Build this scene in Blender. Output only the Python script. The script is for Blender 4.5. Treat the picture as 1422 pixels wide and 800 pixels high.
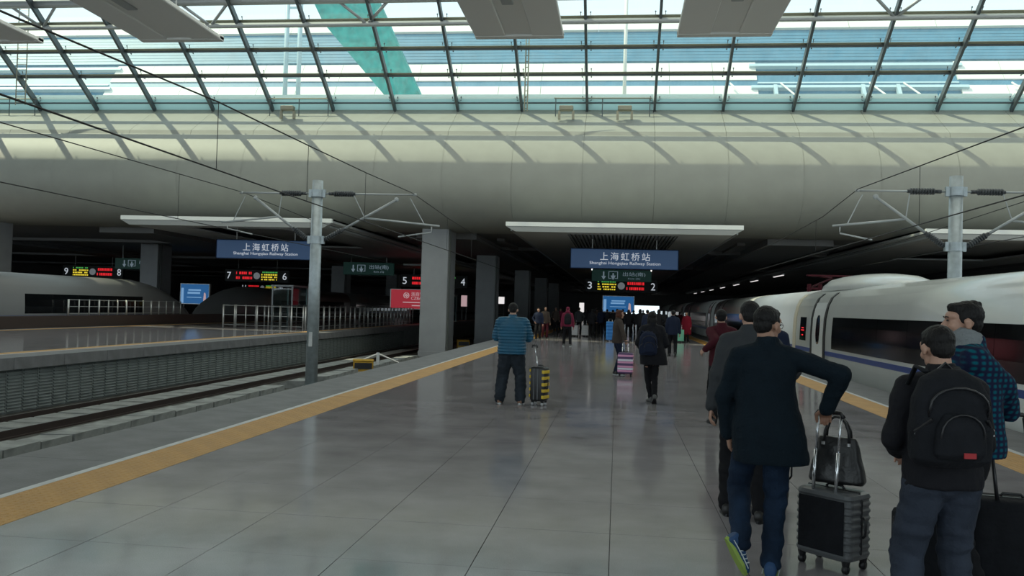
import bpy, math, random
from mathutils import Vector, Matrix, noise
random.seed(7)
R = math.radians
for o in list(bpy.data.objects): bpy.data.objects.remove(o)
sc = bpy.context.scene
COL = sc.collection
WORK = bpy.data.scenes.new('workbench')                  # shapes are grown here, away from the finished scene
# ---------------------------------------------------------------- camera
cam_d = bpy.data.cameras.new('camera'); cam = bpy.data.objects.new('camera', cam_d); COL.objects.link(cam)
sc.camera = cam
FPX, ROLL, EYE = 1190.0, R(1.5), 1.65
cam_d.sensor_fit = 'HORIZONTAL'; cam_d.sensor_width = 36; cam_d.lens = 36*FPX/1422
cam_d.clip_start = .05; cam_d.clip_end = 1500
_ty = Vector((857-711, 430-400, FPX)).normalized()          # the track direction seen by the lens (x right, y down)
_c, _s = math.cos(ROLL), math.sin(ROLL)
_tx = Vector((_c, _s, -(_ty.x*_c+_ty.y*_s)/_ty.z)).normalized()
_tz = _tx.cross(_ty)
if _tz.y > 0: _tz = -_tz
right = Vector((_tx.x, _ty.x, _tz.x)); up = -Vector((_tx.y, _ty.y, _tz.y)); back = -Vector((_tx.z, _ty.z, _tz.z))
M3 = Matrix((right, up, back)).transposed()
cam.matrix_world = Matrix.Translation((0, 0, EYE)) @ M3.to_4x4()
# ---------------------------------------------------------------- sky, sun, exposure
w = bpy.data.worlds.new('sky'); sc.world = w; w.use_nodes = True
bg = w.node_tree.nodes['Background']
bg.inputs[0].default_value = (.80, .94, 1.0, 1); bg.inputs[1].default_value = 1.3
sd = bpy.data.lights.new('sun', 'SUN'); sun = bpy.data.objects.new('sun', sd); COL.objects.link(sun)
sd.energy = 4.4; sd.angle = R(.6); sd.color = (1, .94, .66)
SUN = Vector((-.56, -.09, .82)).normalized()
sun.rotation_euler = SUN.to_track_quat('Z', 'Y').to_euler(); sun.location = (0, 0, 60)
vs = sc.view_settings
sc.display_settings.display_device = 'sRGB'
vs.view_transform = 'Standard'; vs.look = 'None'; vs.gamma = 1; vs.use_curve_mapping = False; vs.exposure = 0.0
# ---------------------------------------------------------------- materials
def mat(name, col, rough=.6, metal=0, spec=.5, bump=0, bscale=20, var=0, vscale=6, emit=None, estr=1, stretch=None, coat=0):
    m = bpy.data.materials.new(name); m.use_nodes = True
    nt = m.node_tree; b = nt.nodes['Principled BSDF']
    b.inputs['Base Color'].default_value = (*col, 1); b.inputs['Roughness'].default_value = rough
    b.inputs['Metallic'].default_value = metal; b.inputs['Specular IOR Level'].default_value = spec
    b.inputs['Coat Weight'].default_value = coat
    if emit: b.inputs['Emission Color'].default_value = (*emit, 1); b.inputs['Emission Strength'].default_value = estr
    if bump or var:
        tc = nt.nodes.new('ShaderNodeTexCoord'); src = tc.outputs['Object']
        if stretch:
            mp = nt.nodes.new('ShaderNodeMapping'); mp.inputs['Scale'].default_value = stretch
            nt.links.new(src, mp.inputs[0]); src = mp.outputs[0]
    if var:
        n = nt.nodes.new('ShaderNodeTexNoise'); n.inputs['Scale'].default_value = vscale; n.inputs['Detail'].default_value = 6
        nt.links.new(src, n.inputs['Vector'])
        r = nt.nodes.new('ShaderNodeValToRGB'); r.color_ramp.elements[0].position = .3; r.color_ramp.elements[1].position = .72
        r.color_ramp.elements[0].color = (*[c*(1-var) for c in col], 1); r.color_ramp.elements[1].color = (*[min(1, c*(1+var)) for c in col], 1)
        nt.links.new(n.outputs['Fac'], r.inputs[0]); nt.links.new(r.outputs[0], b.inputs['Base Color'])
    if bump:
        n = nt.nodes.new('ShaderNodeTexNoise'); n.inputs['Scale'].default_value = bscale; n.inputs['Detail'].default_value = 4
        nt.links.new(src, n.inputs['Vector'])
        bp = nt.nodes.new('ShaderNodeBump'); bp.inputs['Strength'].default_value = bump; bp.inputs['Distance'].default_value = .02
        nt.links.new(n.outputs['Fac'], bp.inputs['Height']); nt.links.new(bp.outputs[0], b.inputs['Normal'])
    return m
def glass_mat(name, tint, haze, hazecol, gloss=.08):
    m = bpy.data.materials.new(name); m.use_nodes = True; nt = m.node_tree; nt.nodes.clear()
    out = nt.nodes.new('ShaderNodeOutputMaterial'); t = nt.nodes.new('ShaderNodeBsdfTransparent'); t.inputs[0].default_value = (*tint, 1)
    g = nt.nodes.new('ShaderNodeBsdfGlossy'); g.inputs['Roughness'].default_value = .03
    d = nt.nodes.new('ShaderNodeBsdfTranslucent'); d.inputs[0].default_value = (*hazecol, 1)
    tc = nt.nodes.new('ShaderNodeTexCoord'); mp = nt.nodes.new('ShaderNodeMapping'); mp.inputs['Scale'].default_value = (6, 1, .6)
    n = nt.nodes.new('ShaderNodeTexNoise'); n.inputs['Scale'].default_value = 1.3; n.inputs['Detail'].default_value = 5
    nt.links.new(tc.outputs['Object'], mp.inputs[0]); nt.links.new(mp.outputs[0], n.inputs['Vector'])
    mu = nt.nodes.new('ShaderNodeMath'); mu.operation = 'MULTIPLY'; mu.inputs[1].default_value = haze*2
    nt.links.new(n.outputs['Fac'], mu.inputs[0])
    a = nt.nodes.new('ShaderNodeMixShader'); nt.links.new(mu.outputs[0], a.inputs[0]); nt.links.new(t.outputs[0], a.inputs[1]); nt.links.new(d.outputs[0], a.inputs[2])
    b = nt.nodes.new('ShaderNodeMixShader'); b.inputs[0].default_value = gloss
    nt.links.new(a.outputs[0], b.inputs[1]); nt.links.new(g.outputs[0], b.inputs[2]); nt.links.new(b.outputs[0], out.inputs[0])
    return m
def emat(name, col, s):
    return mat(name, (.02, .02, .02), .4, emit=col, estr=s)
def plaid_mat():
    m = mat('green_blue_plaid', (.01, .05, .08), .9); nt = m.node_tree; b = nt.nodes['Principled BSDF']
    tc = nt.nodes.new('ShaderNodeTexCoord'); outs = []
    for ax in ((0, 0), (0, 1)):
        wv = nt.nodes.new('ShaderNodeTexWave'); wv.bands_direction = 'Z' if ax[1] else 'X'
        wv.inputs['Scale'].default_value = 9.5 if ax[1] else 7.0
        mp = nt.nodes.new('ShaderNodeMapping'); mp.inputs['Rotation'].default_value = (0, 0, 0 if ax[1] else R(62))
        nt.links.new(tc.outputs['Object'], mp.inputs[0]); nt.links.new(mp.outputs[0], wv.inputs[0]); outs.append(wv)
    mu = nt.nodes.new('ShaderNodeMath'); mu.operation = 'MULTIPLY'
    nt.links.new(outs[0].outputs['Fac'], mu.inputs[0]); nt.links.new(outs[1].outputs['Fac'], mu.inputs[1])
    r = nt.nodes.new('ShaderNodeValToRGB'); e = r.color_ramp.elements
    e[0].position = .05; e[0].color = (.008, .012, .04, 1); e[1].position = .7; e[1].color = (.0, .095, .13, 1)
    k = e.new(.3); k.color = (.008, .038, .07, 1)
    nt.links.new(mu.outputs[0], r.inputs[0]); nt.links.new(r.outputs[0], b.inputs['Base Color']); return m
def granite_mat(name, col, joints):
    m = mat(name, col, .16, spec=.2); nt = m.node_tree; b = nt.nodes['Principled BSDF']
    tc = nt.nodes.new('ShaderNodeTexCoord')
    n1 = nt.nodes.new('ShaderNodeTexNoise'); n1.inputs['Scale'].default_value = 160; n1.inputs['Detail'].default_value = 3
    n2 = nt.nodes.new('ShaderNodeTexNoise'); n2.inputs['Scale'].default_value = 1.6; n2.inputs['Detail'].default_value = 6
    geo = nt.nodes.new('ShaderNodeNewGeometry')
    for n in (n1, n2): nt.links.new(geo.outputs['Position'], n.inputs['Vector'])
    mx = nt.nodes.new('ShaderNodeMix'); mx.data_type = 'FLOAT'; mx.inputs[0].default_value = .55
    nt.links.new(n1.outputs['Fac'], mx.inputs[2]); nt.links.new(n2.outputs['Fac'], mx.inputs[3])
    r = nt.nodes.new('ShaderNodeValToRGB'); e = r.color_ramp.elements
    e[0].position = .32; e[0].color = (*[c*.72 for c in col], 1); e[1].position = .68; e[1].color = (*[c*1.25 for c in col], 1)
    nt.links.new(mx.outputs[0], r.inputs[0]); last = r.outputs[0]
    if joints:
        mp = nt.nodes.new('ShaderNodeMapping'); mp.inputs['Location'].default_value = (.005+.87*40, -7.40+1.01*20, 0)
        nt.links.new(geo.outputs['Position'], mp.inputs[0])
        bk = nt.nodes.new('ShaderNodeTexBrick'); bk.offset = 0; bk.inputs['Scale'].default_value = 1
        bk.inputs['Brick Width'].default_value = .87; bk.inputs['Row Height'].default_value = 1.01; bk.inputs['Mortar Size'].default_value = .004
        bk.inputs['Color1'].default_value = (1, 1, 1, 1); bk.inputs['Color2'].default_value = (.9, .9, .9, 1); bk.inputs['Mortar'].default_value = (.45, .45, .45, 1)
        nt.links.new(mp.outputs[0], bk.inputs['Vector'])
        m2 = nt.nodes.new('ShaderNodeMix'); m2.data_type = 'RGBA'; m2.blend_type = 'MULTIPLY'; m2.inputs[0].default_value = 1
        nt.links.new(last, m2.inputs[6]); nt.links.new(bk.outputs[0], m2.inputs[7]); last = m2.outputs[2]
    nt.links.new(last, b.inputs['Base Color'])
    rr = nt.nodes.new('ShaderNodeMapRange'); rr.inputs['To Min'].default_value = .05; rr.inputs['To Max'].default_value = .17
    nt.links.new(n2.outputs['Fac'], rr.inputs[0]); nt.links.new(rr.outputs[0], b.inputs['Roughness'])
    bp = nt.nodes.new('ShaderNodeBump'); bp.inputs['Strength'].default_value = .045; bp.inputs['Distance'].default_value = .02
    n3 = nt.nodes.new('ShaderNodeTexNoise'); n3.inputs['Scale'].default_value = 2.2
    nt.links.new(geo.outputs['Position'], n3.inputs['Vector']); nt.links.new(n3.outputs['Fac'], bp.inputs['Height']); nt.links.new(bp.outputs[0], b.inputs['Normal'])
    return m
M = dict(
 granite=granite_mat('grey_granite', (.285, .270, .283), False), granite_far=granite_mat('grey_granite_with_joints', (.285, .270, .283), True),
 joint=mat('dark_joint', (.07, .07, .07), .8), tactile=mat('ochre_tactile', (.50, .27, .07), .55, bump=.5, bscale=60, var=.12, vscale=4),
 white_paint=mat('white_line_paint', (.55, .56, .56), .5, var=.15), concrete=mat('edge_concrete', (.15, .15, .155), .6, bump=.3, bscale=30, var=.2, vscale=2.5),
 wallc=mat('platform_wall_concrete', (.17, .19, .185), .7, bump=.2, var=.2, vscale=2), slabc=mat('trackside_concrete', (.26, .27, .26), .85, bump=.5, bscale=8, var=.3, vscale=3),
 bed=mat('stained_track_bed', (.07, .068, .06), .95, bump=.8, bscale=14, var=.35, vscale=3), rail=mat('rusty_rail', (.05, .035, .03), .6, .4), railtop=mat('worn_rail_head', (.35, .34, .33), .3, .9),
 fascia=mat('cream_fascia', (.30, .305, .27), .55, var=.05, vscale=1.2), ceiling=mat('dark_ceiling', (.22, .22, .22), .8), canopy=mat('canopy_soffit', (.32, .33, .32), .6), lip=mat('white_canopy_edge', (.75, .77, .75), .5),
 slat=mat('grey_slat', (.16, .17, .16), .6), column=mat('grey_column', (.30, .31, .32), .5, var=.08, vscale=1), steel=mat('galvanised_steel', (.42, .47, .49), .45, .55, var=.15, vscale=5),
 tube=mat('grey_tube', (.42, .44, .44), .5, .4), darksteel=mat('dark_mullion', (.10, .12, .13), .45, .4), purlin=mat('brass_grey_purlin', (.30, .29, .22), .45, .5), wire=mat('black_wire', (.015, .015, .015), .6),
 insul=mat('dark_insulator', (.05, .055, .06), .4), baffle=mat('pale_grey_baffle', (.74, .74, .70), .6), fwhite=mat('white_facade', (.72, .715, .66), .7, var=.04, vscale=.4), fblue=mat('blue_louver', (.07, .20, .30), .5, var=.12, vscale=.6),
 fpale=mat('pale_blue_band', (.42, .55, .60), .5), net=mat('teal_safety_net', (.02, .32, .30), .8, var=.3, vscale=1.5), pink=mat('pink_letters', (.9, .15, .25), .5),
 trainshade=mat('shade_darkened_train_paint', (.17, .172, .17), .35), trainw=mat('white_train_paint', (.66, .68, .66), .22, var=.03, vscale=.8, coat=.3), traing=mat('grey_train_roof', (.42, .43, .40), .4, var=.08, vscale=1.5), trainb=mat('blue_stripe', (.01, .05, .22), .3), trainblk=mat('black_window_glass', (.006, .007, .008), .09, spec=.3), rubber=mat('black_rubber', (.015, .015, .015), .6),  # parked trains' body colour is darkened to stand in for shade
 seam=mat('cream_seam', (.55, .5, .38), .5), inter=mat('dark_seat', (.05, .05, .05), .8),
 signblue=mat('blue_sign', (.035, .085, .20), .4, emit=(.05, .12, .28), estr=.12), signgreen=mat('green_sign', (.01, .045, .035), .5, emit=(.01, .05, .04), estr=.15), letter=emat('sign_letter', (.75, .82, .9), .55), letterdim=emat('dim_sign_letter', (.3, .4, .48), .35),
 boardblk=mat('black_board', (.008, .01, .01), .5), ledr=emat('red_led', (1, .02, .03), .7), ledy=emat('yellow_led', (.95, .75, .05), .8), ledg=emat('green_led', (.1, .6, .12), .5), clock=mat('clock_face', (.5, .53, .55), .4, emit=(.3, .33, .35), estr=.3),
 adblue=emat('blue_advert_screen', (.02, .15, .42), .55), adwhite=emat('advert_white', (.25, .5, .85), .6), adred=emat('red_banner', (.35, .02, .035), .75), adpale=emat('banner_print', (.8, .55, .58), .5), lamp=emat('white_lamp', (1, .97, .9), 2.0), winlit=emat('lit_window', (.9, .86, .85), .9),
 brown=mat('dark_brown_wall', (.05, .035, .03), .5), post=mat('pale_steel_post', (.62, .62, .6), .35, .7), yellow=mat('yellow_box', (.45, .26, .02), .6, var=.2), blackp=mat('black_plastic', (.012, .012, .014), .35), blackf=mat('black_fabric', (.011, .012, .015), .85, bump=.3, bscale=40, var=.2, vscale=10),
 chrome=mat('polished_tube', (.75, .76, .78), .15, .95), zip=mat('zip_metal', (.4, .4, .4), .3, .9), redtag=mat('red_tag', (.35, .015, .02), .6), leather=mat('black_leather', (.012, .012, .013), .35, bump=.3, bscale=25),
 skin=mat('skin', (.42, .24, .17), .5), skind=mat('tanned_skin', (.33, .18, .12), .5), hair=mat('black_hair', (.010, .009, .009), .5, bump=.6, bscale=90, stretch=(1, 1, .2)), hairb=mat('brown_hair', (.07, .025, .015), .5, bump=.6, bscale=90, stretch=(1, 1, .2)),
 eye=mat('dark_eye', (.01, .01, .01), .2), lips=mat('lips', (.32, .13, .11), .5), glassf=mat('spectacle_rim', (.5, .5, .52), .2, .8),
 coat=mat('dark_teal_wool', (.005, .011, .017), .9, bump=.4, bscale=60, var=.15, vscale=8), jean=mat('dark_blue_denim', (.009, .020, .042), .85, bump=.3, bscale=70, var=.5, vscale=5), greyjean=mat('faded_slate_denim', (.022, .028, .036), .85, bump=.3, bscale=60, var=.35, vscale=5), slate=mat('slate_blue_trousers', (.032, .040, .058), .85, bump=.3, bscale=60, var=.25, vscale=5),
 greyjk=mat('charcoal_jacket', (.035, .038, .042), .7, bump=.3, bscale=30), blackjk=mat('black_jacket', (.010, .010, .013), .75, bump=.3, bscale=30), maroon=mat('maroon_jacket', (.055, .008, .014), .8), navy=mat('navy_jacket', (.012, .018, .04), .8), puffer=mat('teal_blue_down', (.003, .080, .15), .45, var=.15, vscale=8),
 plaid=plaid_mat(), vest=mat('dark_navy_vest', (.012, .014, .03), .8), scarf=mat('grey_scarf', (.20, .215, .22), .95, bump=.6, bscale=50), brownjk=mat('brown_grey_jacket', (.055, .042, .036), .8), redcoat=mat('crimson_coat', (.20, .010, .025), .8), pinkjk=mat('raspberry_jacket', (.16, .018, .045), .8),
 blackt=mat('black_trousers', (.010, .010, .012), .85), shoeb=mat('blue_trainer', (.01, .05, .14), .6), shoew=mat('white_trainer_trim', (.6, .65, .65), .6), shoeg=mat('lime_sole', (.30, .42, .08), .6), shoek=mat('black_shoe', (.012, .011, .01), .4), shoet=mat('tan_shoe', (.25, .13, .08), .6), shoegr=mat('grey_shoe', (.09, .09, .09), .6),
 sgrey=mat('grey_ribbed_shell', (.10, .105, .11), .35), syel=mat('yellow_band', (.65, .45, .03), .5), spink=mat('pink_stripe', (.75, .33, .52), .45), swhite=mat('pale_stripe', (.75, .75, .82), .4), slil=mat('dark_violet_stripe', (.10, .05, .14), .4), sgreen=mat('mint_shell', (.16, .48, .33), .4), sblue=mat('bright_blue_shell', (.01, .12, .38), .4), ssil=mat('pale_silver_shell', (.5, .5, .52), .35), orange=mat('orange_bag', (.6, .2, .03), .6),
)
def translucent_sheet_mat():
    m = bpy.data.materials.new('fill_light_roof_sheet'); m.use_nodes = True; nt = m.node_tree; nt.nodes.clear()
    out = nt.nodes.new('ShaderNodeOutputMaterial'); t = nt.nodes.new('ShaderNodeBsdfTranslucent'); t.inputs[0].default_value = (.78, .77, .76, 1)
    d = nt.nodes.new('ShaderNodeBsdfDiffuse'); d.inputs[0].default_value = (.6, .6, .58, 1); a = nt.nodes.new('ShaderNodeMixShader'); a.inputs[0].default_value = .35
    nt.links.new(t.outputs[0], a.inputs[1]); nt.links.new(d.outputs[0], a.inputs[2]); nt.links.new(a.outputs[0], out.inputs[0]); return m
M['fill_sheet'] = translucent_sheet_mat(); M['frosted'] = translucent_sheet_mat(); M['frosted'].name = 'frosted_pale_glass'; M['frosted'].node_tree.nodes['Translucent BSDF'].inputs[0].default_value = (.5, .68, .72, 1)
for k_ in 'coat jean greyjean slate greyjk blackjk maroon navy plaid vest scarf brownjk redcoat pinkjk blackt blackf hair hairb'.split():
    M[k_].node_tree.nodes['Principled BSDF'].inputs['Specular IOR Level'].default_value = .18
M['glass'] = glass_mat('roof_glass', (.88, .97, .97), .05, (.7, .85, .9))
M['pane_booth'] = glass_mat('booth_glass', (.6, .75, .75), .1, (.3, .45, .45), .12)
# ---------------------------------------------------------------- helpers
def tag(o, label=None, cat=None, group=None, kind=None):
    if label: o['label'] = label
    if cat: o['category'] = cat
    if group: o['group'] = group
    if kind: o['kind'] = kind
    return o
class MB:
    def __init__(s): s.v = []; s.f = []; s.m = []; s.mats = []
    def mi(s, m):
        if m is None: return 0
        if m not in s.mats: s.mats.append(m)
        return s.mats.index(m)
    def add(s, v, f, m=None):
        n = len(s.v); s.v += [tuple(p) for p in v]; k = s.mi(m)
        for q in f: s.f.append([i+n for i in q]); s.m.append(k)
    def box(s, a, b, m=None, mt=None):
        x0, y0, z0 = a; x1, y1, z1 = b
        v = [Vector(p) for p in ((x0,y0,z0),(x1,y0,z0),(x1,y1,z0),(x0,y1,z0),(x0,y0,z1),(x1,y0,z1),(x1,y1,z1),(x0,y1,z1))]
        if mt is not None: v = [mt @ p for p in v]
        s.add(v, [(0,3,2,1),(4,5,6,7),(0,1,5,4),(1,2,6,5),(2,3,7,6),(3,0,4,7)], m)
    def cbox(s, a, b, c, m=None, mt=None):           # box with chamfered edges
        x0, y0, z0 = a; x1, y1, z1 = b; v = []; idx = {}
        for i, x in enumerate((x0, x1)):
            for j, y in enumerate((y0, y1)):
                for k, z in enumerate((z0, z1)):
                    sx, sy, sz = (1, -1)[i], (1, -1)[j], (1, -1)[k]
                    idx[i,j,k] = len(v); v += [(x, y+sy*c, z+sz*c), (x+sx*c, y, z+sz*c), (x+sx*c, y+sy*c, z)]
        f = []
        for i in (0, 1):
            f.append([idx[i,0,0], idx[i,1,0], idx[i,1,1], idx[i,0,1]][::-1 if i == 0 else 1])
            f.append([idx[0,i,0]+1, idx[0,i,1]+1, idx[1,i,1]+1, idx[1,i,0]+1][::-1 if i == 0 else 1])
            f.append([idx[0,0,i]+2, idx[1,0,i]+2, idx[1,1,i]+2, idx[0,1,i]+2][::-1 if i == 0 else 1])
        for j in (0, 1):
            for k in (0, 1):
                f.append([idx[0,j,k]+1, idx[1,j,k]+1, idx[1,j,k]+2, idx[0,j,k]+2])
                f.append([idx[j,0,k], idx[j,1,k], idx[j,1,k]+2, idx[j,0,k]+2])
                f.append([idx[j,k,0], idx[j,k,1], idx[j,k,1]+1, idx[j,k,0]+1])
        for k in idx.values(): f.append([k, k+1, k+2])
        if mt is not None: v = [mt @ Vector(p) for p in v]
        s.add(v, f, m)
    def tube(s, pts, rad, m=None, n=10, caps=True, sq=1):
        pts = [Vector(p) for p in pts]; rad = rad if hasattr(rad, '__len__') else [rad]*len(pts); v = []; f = []
        pu = None
        for i, p in enumerate(pts):
            d = (pts[min(i+1, len(pts)-1)]-pts[max(i-1, 0)]).normalized()
            if pu is None: pu = Vector((0, 0, 1)) if abs(d.z) < .9 else Vector((0, 1, 0))
            a = d.cross(pu).normalized(); u = a.cross(d).normalized(); pu = u
            for k in range(n):
                t = 2*math.pi*k/n; v.append(p+a*math.cos(t)*rad[i]*sq+u*math.sin(t)*rad[i])
        for i in range(len(pts)-1):
            for k in range(n): f.append([i*n+k, i*n+(k+1) % n, (i+1)*n+(k+1) % n, (i+1)*n+k])
        if caps: f.append(list(range(n))[::-1]); f.append([(len(pts)-1)*n+k for k in range(n)])
        s.add(v, f, m)
    def ell(s, c, r, m=None, n=14, mt=None):
        v = []; f = []; h = n//2; c = Vector(c)
        for i in range(1, h):
            a = math.pi*i/h
            for k in range(n):
                b = 2*math.pi*k/n; v.append(Vector((math.sin(a)*math.cos(b)*r[0], math.sin(a)*math.sin(b)*r[1], math.cos(a)*r[2])))
        t = len(v); v += [Vector((0, 0, r[2])), Vector((0, 0, -r[2]))]
        for i in range(h-2):
            for k in range(n): f.append([i*n+k, (i+1)*n+k, (i+1)*n+(k+1) % n, i*n+(k+1) % n])
        for k in range(n): f.append([t, k, (k+1) % n]); f.append([t+1, (h-2)*n+(k+1) % n, (h-2)*n+k])
        if mt is not None: v = [mt @ p for p in v]
        s.add([p+c for p in v], f, m)
    def cap(s, a, b, r0, r1, n=12):                  # tapered limb with ball ends
        a = Vector(a); b = Vector(b); d = b-a
        s.ell(a, (r0,)*3, n=n); s.ell(b, (r1,)*3, n=n); s.tube([a, b], [r0, r1], n=n)
    def chain(s, pts, rad, n=12):
        for i in range(len(pts)-1): s.cap(pts[i], pts[i+1], rad[i], rad[i+1], n)
    def rings(s, rs, n=20, m=None):                 # (cx, cy, z, rx, ry[, power])
        v = []; f = []
        for q in rs:
            cx, cy, z, rx, ry = q[:5]; e = q[5] if len(q) > 5 else 2.3
            for k in range(n):
                t = 2*math.pi*k/n; c, si = math.cos(t), math.sin(t)
                v.append((cx+rx*math.copysign(abs(c)**(2/e), c), cy+ry*math.copysign(abs(si)**(2/e), si), z))
        for i in range(len(rs)-1):
            for k in range(n): f.append([i*n+k, i*n+(k+1) % n, (i+1)*n+(k+1) % n, (i+1)*n+k])
        f.append(list(range(n))[::-1]); f.append([(len(rs)-1)*n+k for k in range(n)])
        s.add(v, f, m)
    def prism(s, poly, y0, y1, m=None, ax='y'):     # closed outline extruded along an axis
        n = len(poly); g = (lambda p, t: (p[0], t, p[1])) if ax == 'y' else ((lambda p, t: (t, p[0], p[1])) if ax == 'x' else (lambda p, t: (p[0], p[1], t)))
        v = [g(p, y0) for p in poly]+[g(p, y1) for p in poly]
        f = [list(range(n))[::-1], [n+k for k in range(n)]]+[[k, (k+1) % n, n+(k+1) % n, n+k] for k in range(n)]
        s.add(v, f, m)
    def mesh(s, name, m=None, smooth=False):
        me = bpy.data.meshes.new(name); me.from_pydata(s.v, [], s.f); me.update()
        ms = s.mats if s.mats else [m]
        for x in ms: me.materials.append(M[x] if isinstance(x, str) else x)
        if s.mats: me.polygons.foreach_set('material_index', s.m)
        if smooth: me.polygons.foreach_set('use_smooth', [True]*len(me.polygons))
        import bmesh
        b = bmesh.new(); b.from_mesh(me); bmesh.ops.recalc_face_normals(b, faces=b.faces); b.to_mesh(me); b.free()
        return me
    def build(s, name, m=None, parent=None, smooth=False, loc=None):
        o = bpy.data.objects.new(name, s.mesh(name, m, smooth)); COL.objects.link(o)
        if parent is not None: o.parent = parent
        if loc: o.location = loc
        return o
def inst(name, me, parent=None, loc=(0, 0, 0), rz=0):
    o = bpy.data.objects.new(name, me); COL.objects.link(o); o.location = loc; o.rotation_euler[2] = rz
    if parent is not None: o.parent = parent
    return o
def empty(name, loc=(0, 0, 0), rz=0, **k):
    o = bpy.data.objects.new(name, None); COL.objects.link(o); o.location = loc; o.rotation_euler[2] = rz; o.empty_display_size = .2
    return tag(o, **k)
def copy_tree(o, parent=None):
    c = o.copy(); COL.objects.link(c)
    if parent is not None: c.parent = parent
    for ch in [x for x in o.children]: copy_tree(ch, c)
    return c
def organic(mb, voxel, smooth=3, fn=None, name='form', m=None):    # one continuous skin over the joined volumes
    o = bpy.data.objects.new('tmp', mb.mesh('tmp')); WORK.collection.objects.link(o)
    r = o.modifiers.new('r', 'REMESH'); r.mode = 'VOXEL'; r.voxel_size = voxel
    if smooth: s = o.modifiers.new('s', 'SMOOTH'); s.factor = .5; s.iterations = smooth
    with bpy.context.temp_override(scene=WORK, view_layer=WORK.view_layers[0]): dg = bpy.context.evaluated_depsgraph_get(); dg.update()
    me = bpy.data.meshes.new_from_object(o.evaluated_get(dg)); old = o.data
    bpy.data.objects.remove(o); bpy.data.meshes.remove(old)
    if fn:
        cs = [v.co.copy() for v in me.vertices]; ns = [v.normal.copy() for v in me.vertices]; fl = []
        for p, q in zip(cs, ns): fl.extend(p+q*fn(p))
        me.vertices.foreach_set('co', fl)
    me.materials.clear(); me.materials.append(M[m]); me.name = name
    me.polygons.foreach_set('use_smooth', [True]*len(me.polygons)); me.update()
    return me
def text_mesh(body, size, m, depth=.01, name='lettering', spacing=1, sx=1):
    cu = bpy.data.curves.new('t', 'FONT'); cu.body = body; cu.size = size; cu.align_x = 'CENTER'; cu.align_y = 'CENTER'; cu.extrude = depth; cu.space_character = spacing
    o = bpy.data.objects.new('t', cu); WORK.collection.objects.link(o)
    with bpy.context.temp_override(scene=WORK, view_layer=WORK.view_layers[0]): dg = bpy.context.evaluated_depsgraph_get(); dg.update()
    me = bpy.data.meshes.new_from_object(o.evaluated_get(dg)); bpy.data.objects.remove(o)
    me.transform(Matrix.Rotation(R(90), 4, 'X')); me.transform(Matrix.Diagonal((sx, 1, 1, 1)))
    me.materials.clear(); me.materials.append(M[m]); me.name = name
    return me
# ================================================================= THE SETTING
def structure(name, mb, m=None, parent=None, smooth=False):
    o = mb.build(name, m, parent, smooth)
    if parent is None: tag(o, kind='structure')
    return o
Y0T, ROWS = 4.37, 10                       # near paving, laid tile by tile
Y1T = Y0T+1.01*ROWS
# ---- our platform
b = MB()
b.box((-6, -12, -.16), (6, 230, -.014), 'joint')
b.box((-4.28, -12, -.014), (4.40, Y0T, 0), 'granite_far'); b.box((-4.28, Y1T, -.014), (4.40, 230, 0), 'granite_far')
for a, c in ((-12, Y0T), (Y1T, 230)):
    b.box((-4.85, a, -.014), (-4.28, c, .004), 'tactile'); b.box((4.40, a, -.014), (4.97, c, .004), 'tactile')
b.box((-4.93, -12, -.014), (-4.85, 230, .003), 'white_paint'); b.box((4.97, -12, -.014), (5.06, 230, .003), 'white_paint')
for s in (-1, 1):
    xa, xb = (-6, -4.93) if s < 0 else (5.06, 6)
    b.box((xa, -12, -.014), (xb, 6, 0), 'concrete'); b.box((xa, 42, -.014), (xb, 230, 0), 'concrete')
    b.box((s*6 if s < 0 else 5.85, -12, -1.45), (-5.85 if s < 0 else 6, 230, -.16), 'wallc')
floor = structure('floor', b)
xs = [-4.28, -3.48, -2.61, -1.74, -.88, -.01, .87, 1.74, 2.61, 3.48, 4.40]
tm = {}
for i in range(len(xs)-1):
    wd = round(xs[i+1]-xs[i], 3)
    if wd not in tm:
        t = MB(); t.cbox((.0022, .0022, -.014), (wd-.0022, 1.0078, 0), .0012); tm[wd] = t.mesh('tile', 'granite')
    for j in range(ROWS): inst('tile', tm[wd], floor, (xs[i], Y0T+1.01*j, random.uniform(-.0006, .0004)))
t = MB(); t.box((.002, .002, -.014), (.568, .503, .001))
for i in range(8):
    for j in range(7):
        x, y = .045+.068*i, .04+.07*j; r = .021
        t.add([(x-r, y-r, .001), (x+r, y-r, .001), (x+r, y+r, .001), (x-r, y+r, .001), (x, y, .007)], [(0,1,4),(1,2,4),(2,3,4),(3,0,4)])
tact = t.mesh('tactile_tile', 'tactile')
for j in range(ROWS*2):
    for x in (-4.85, 4.40): inst('tactile_tile', tact, floor, (x, Y0T+.505*j, 0))
t = MB(); t.cbox((.003, .004, -.014), (1.067, 1.996, 0), .002); e1 = t.mesh('edge_slab', 'concrete')
t = MB(); t.cbox((.003, .004, -.014), (.937, 1.996, 0), .002); e2 = t.mesh('edge_slab', 'concrete')
for j in range(18): inst('edge_slab', e1, floor, (-6, 6+2*j, 0)); inst('edge_slab', e2, floor, (5.06, 6+2*j, 0))
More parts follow.
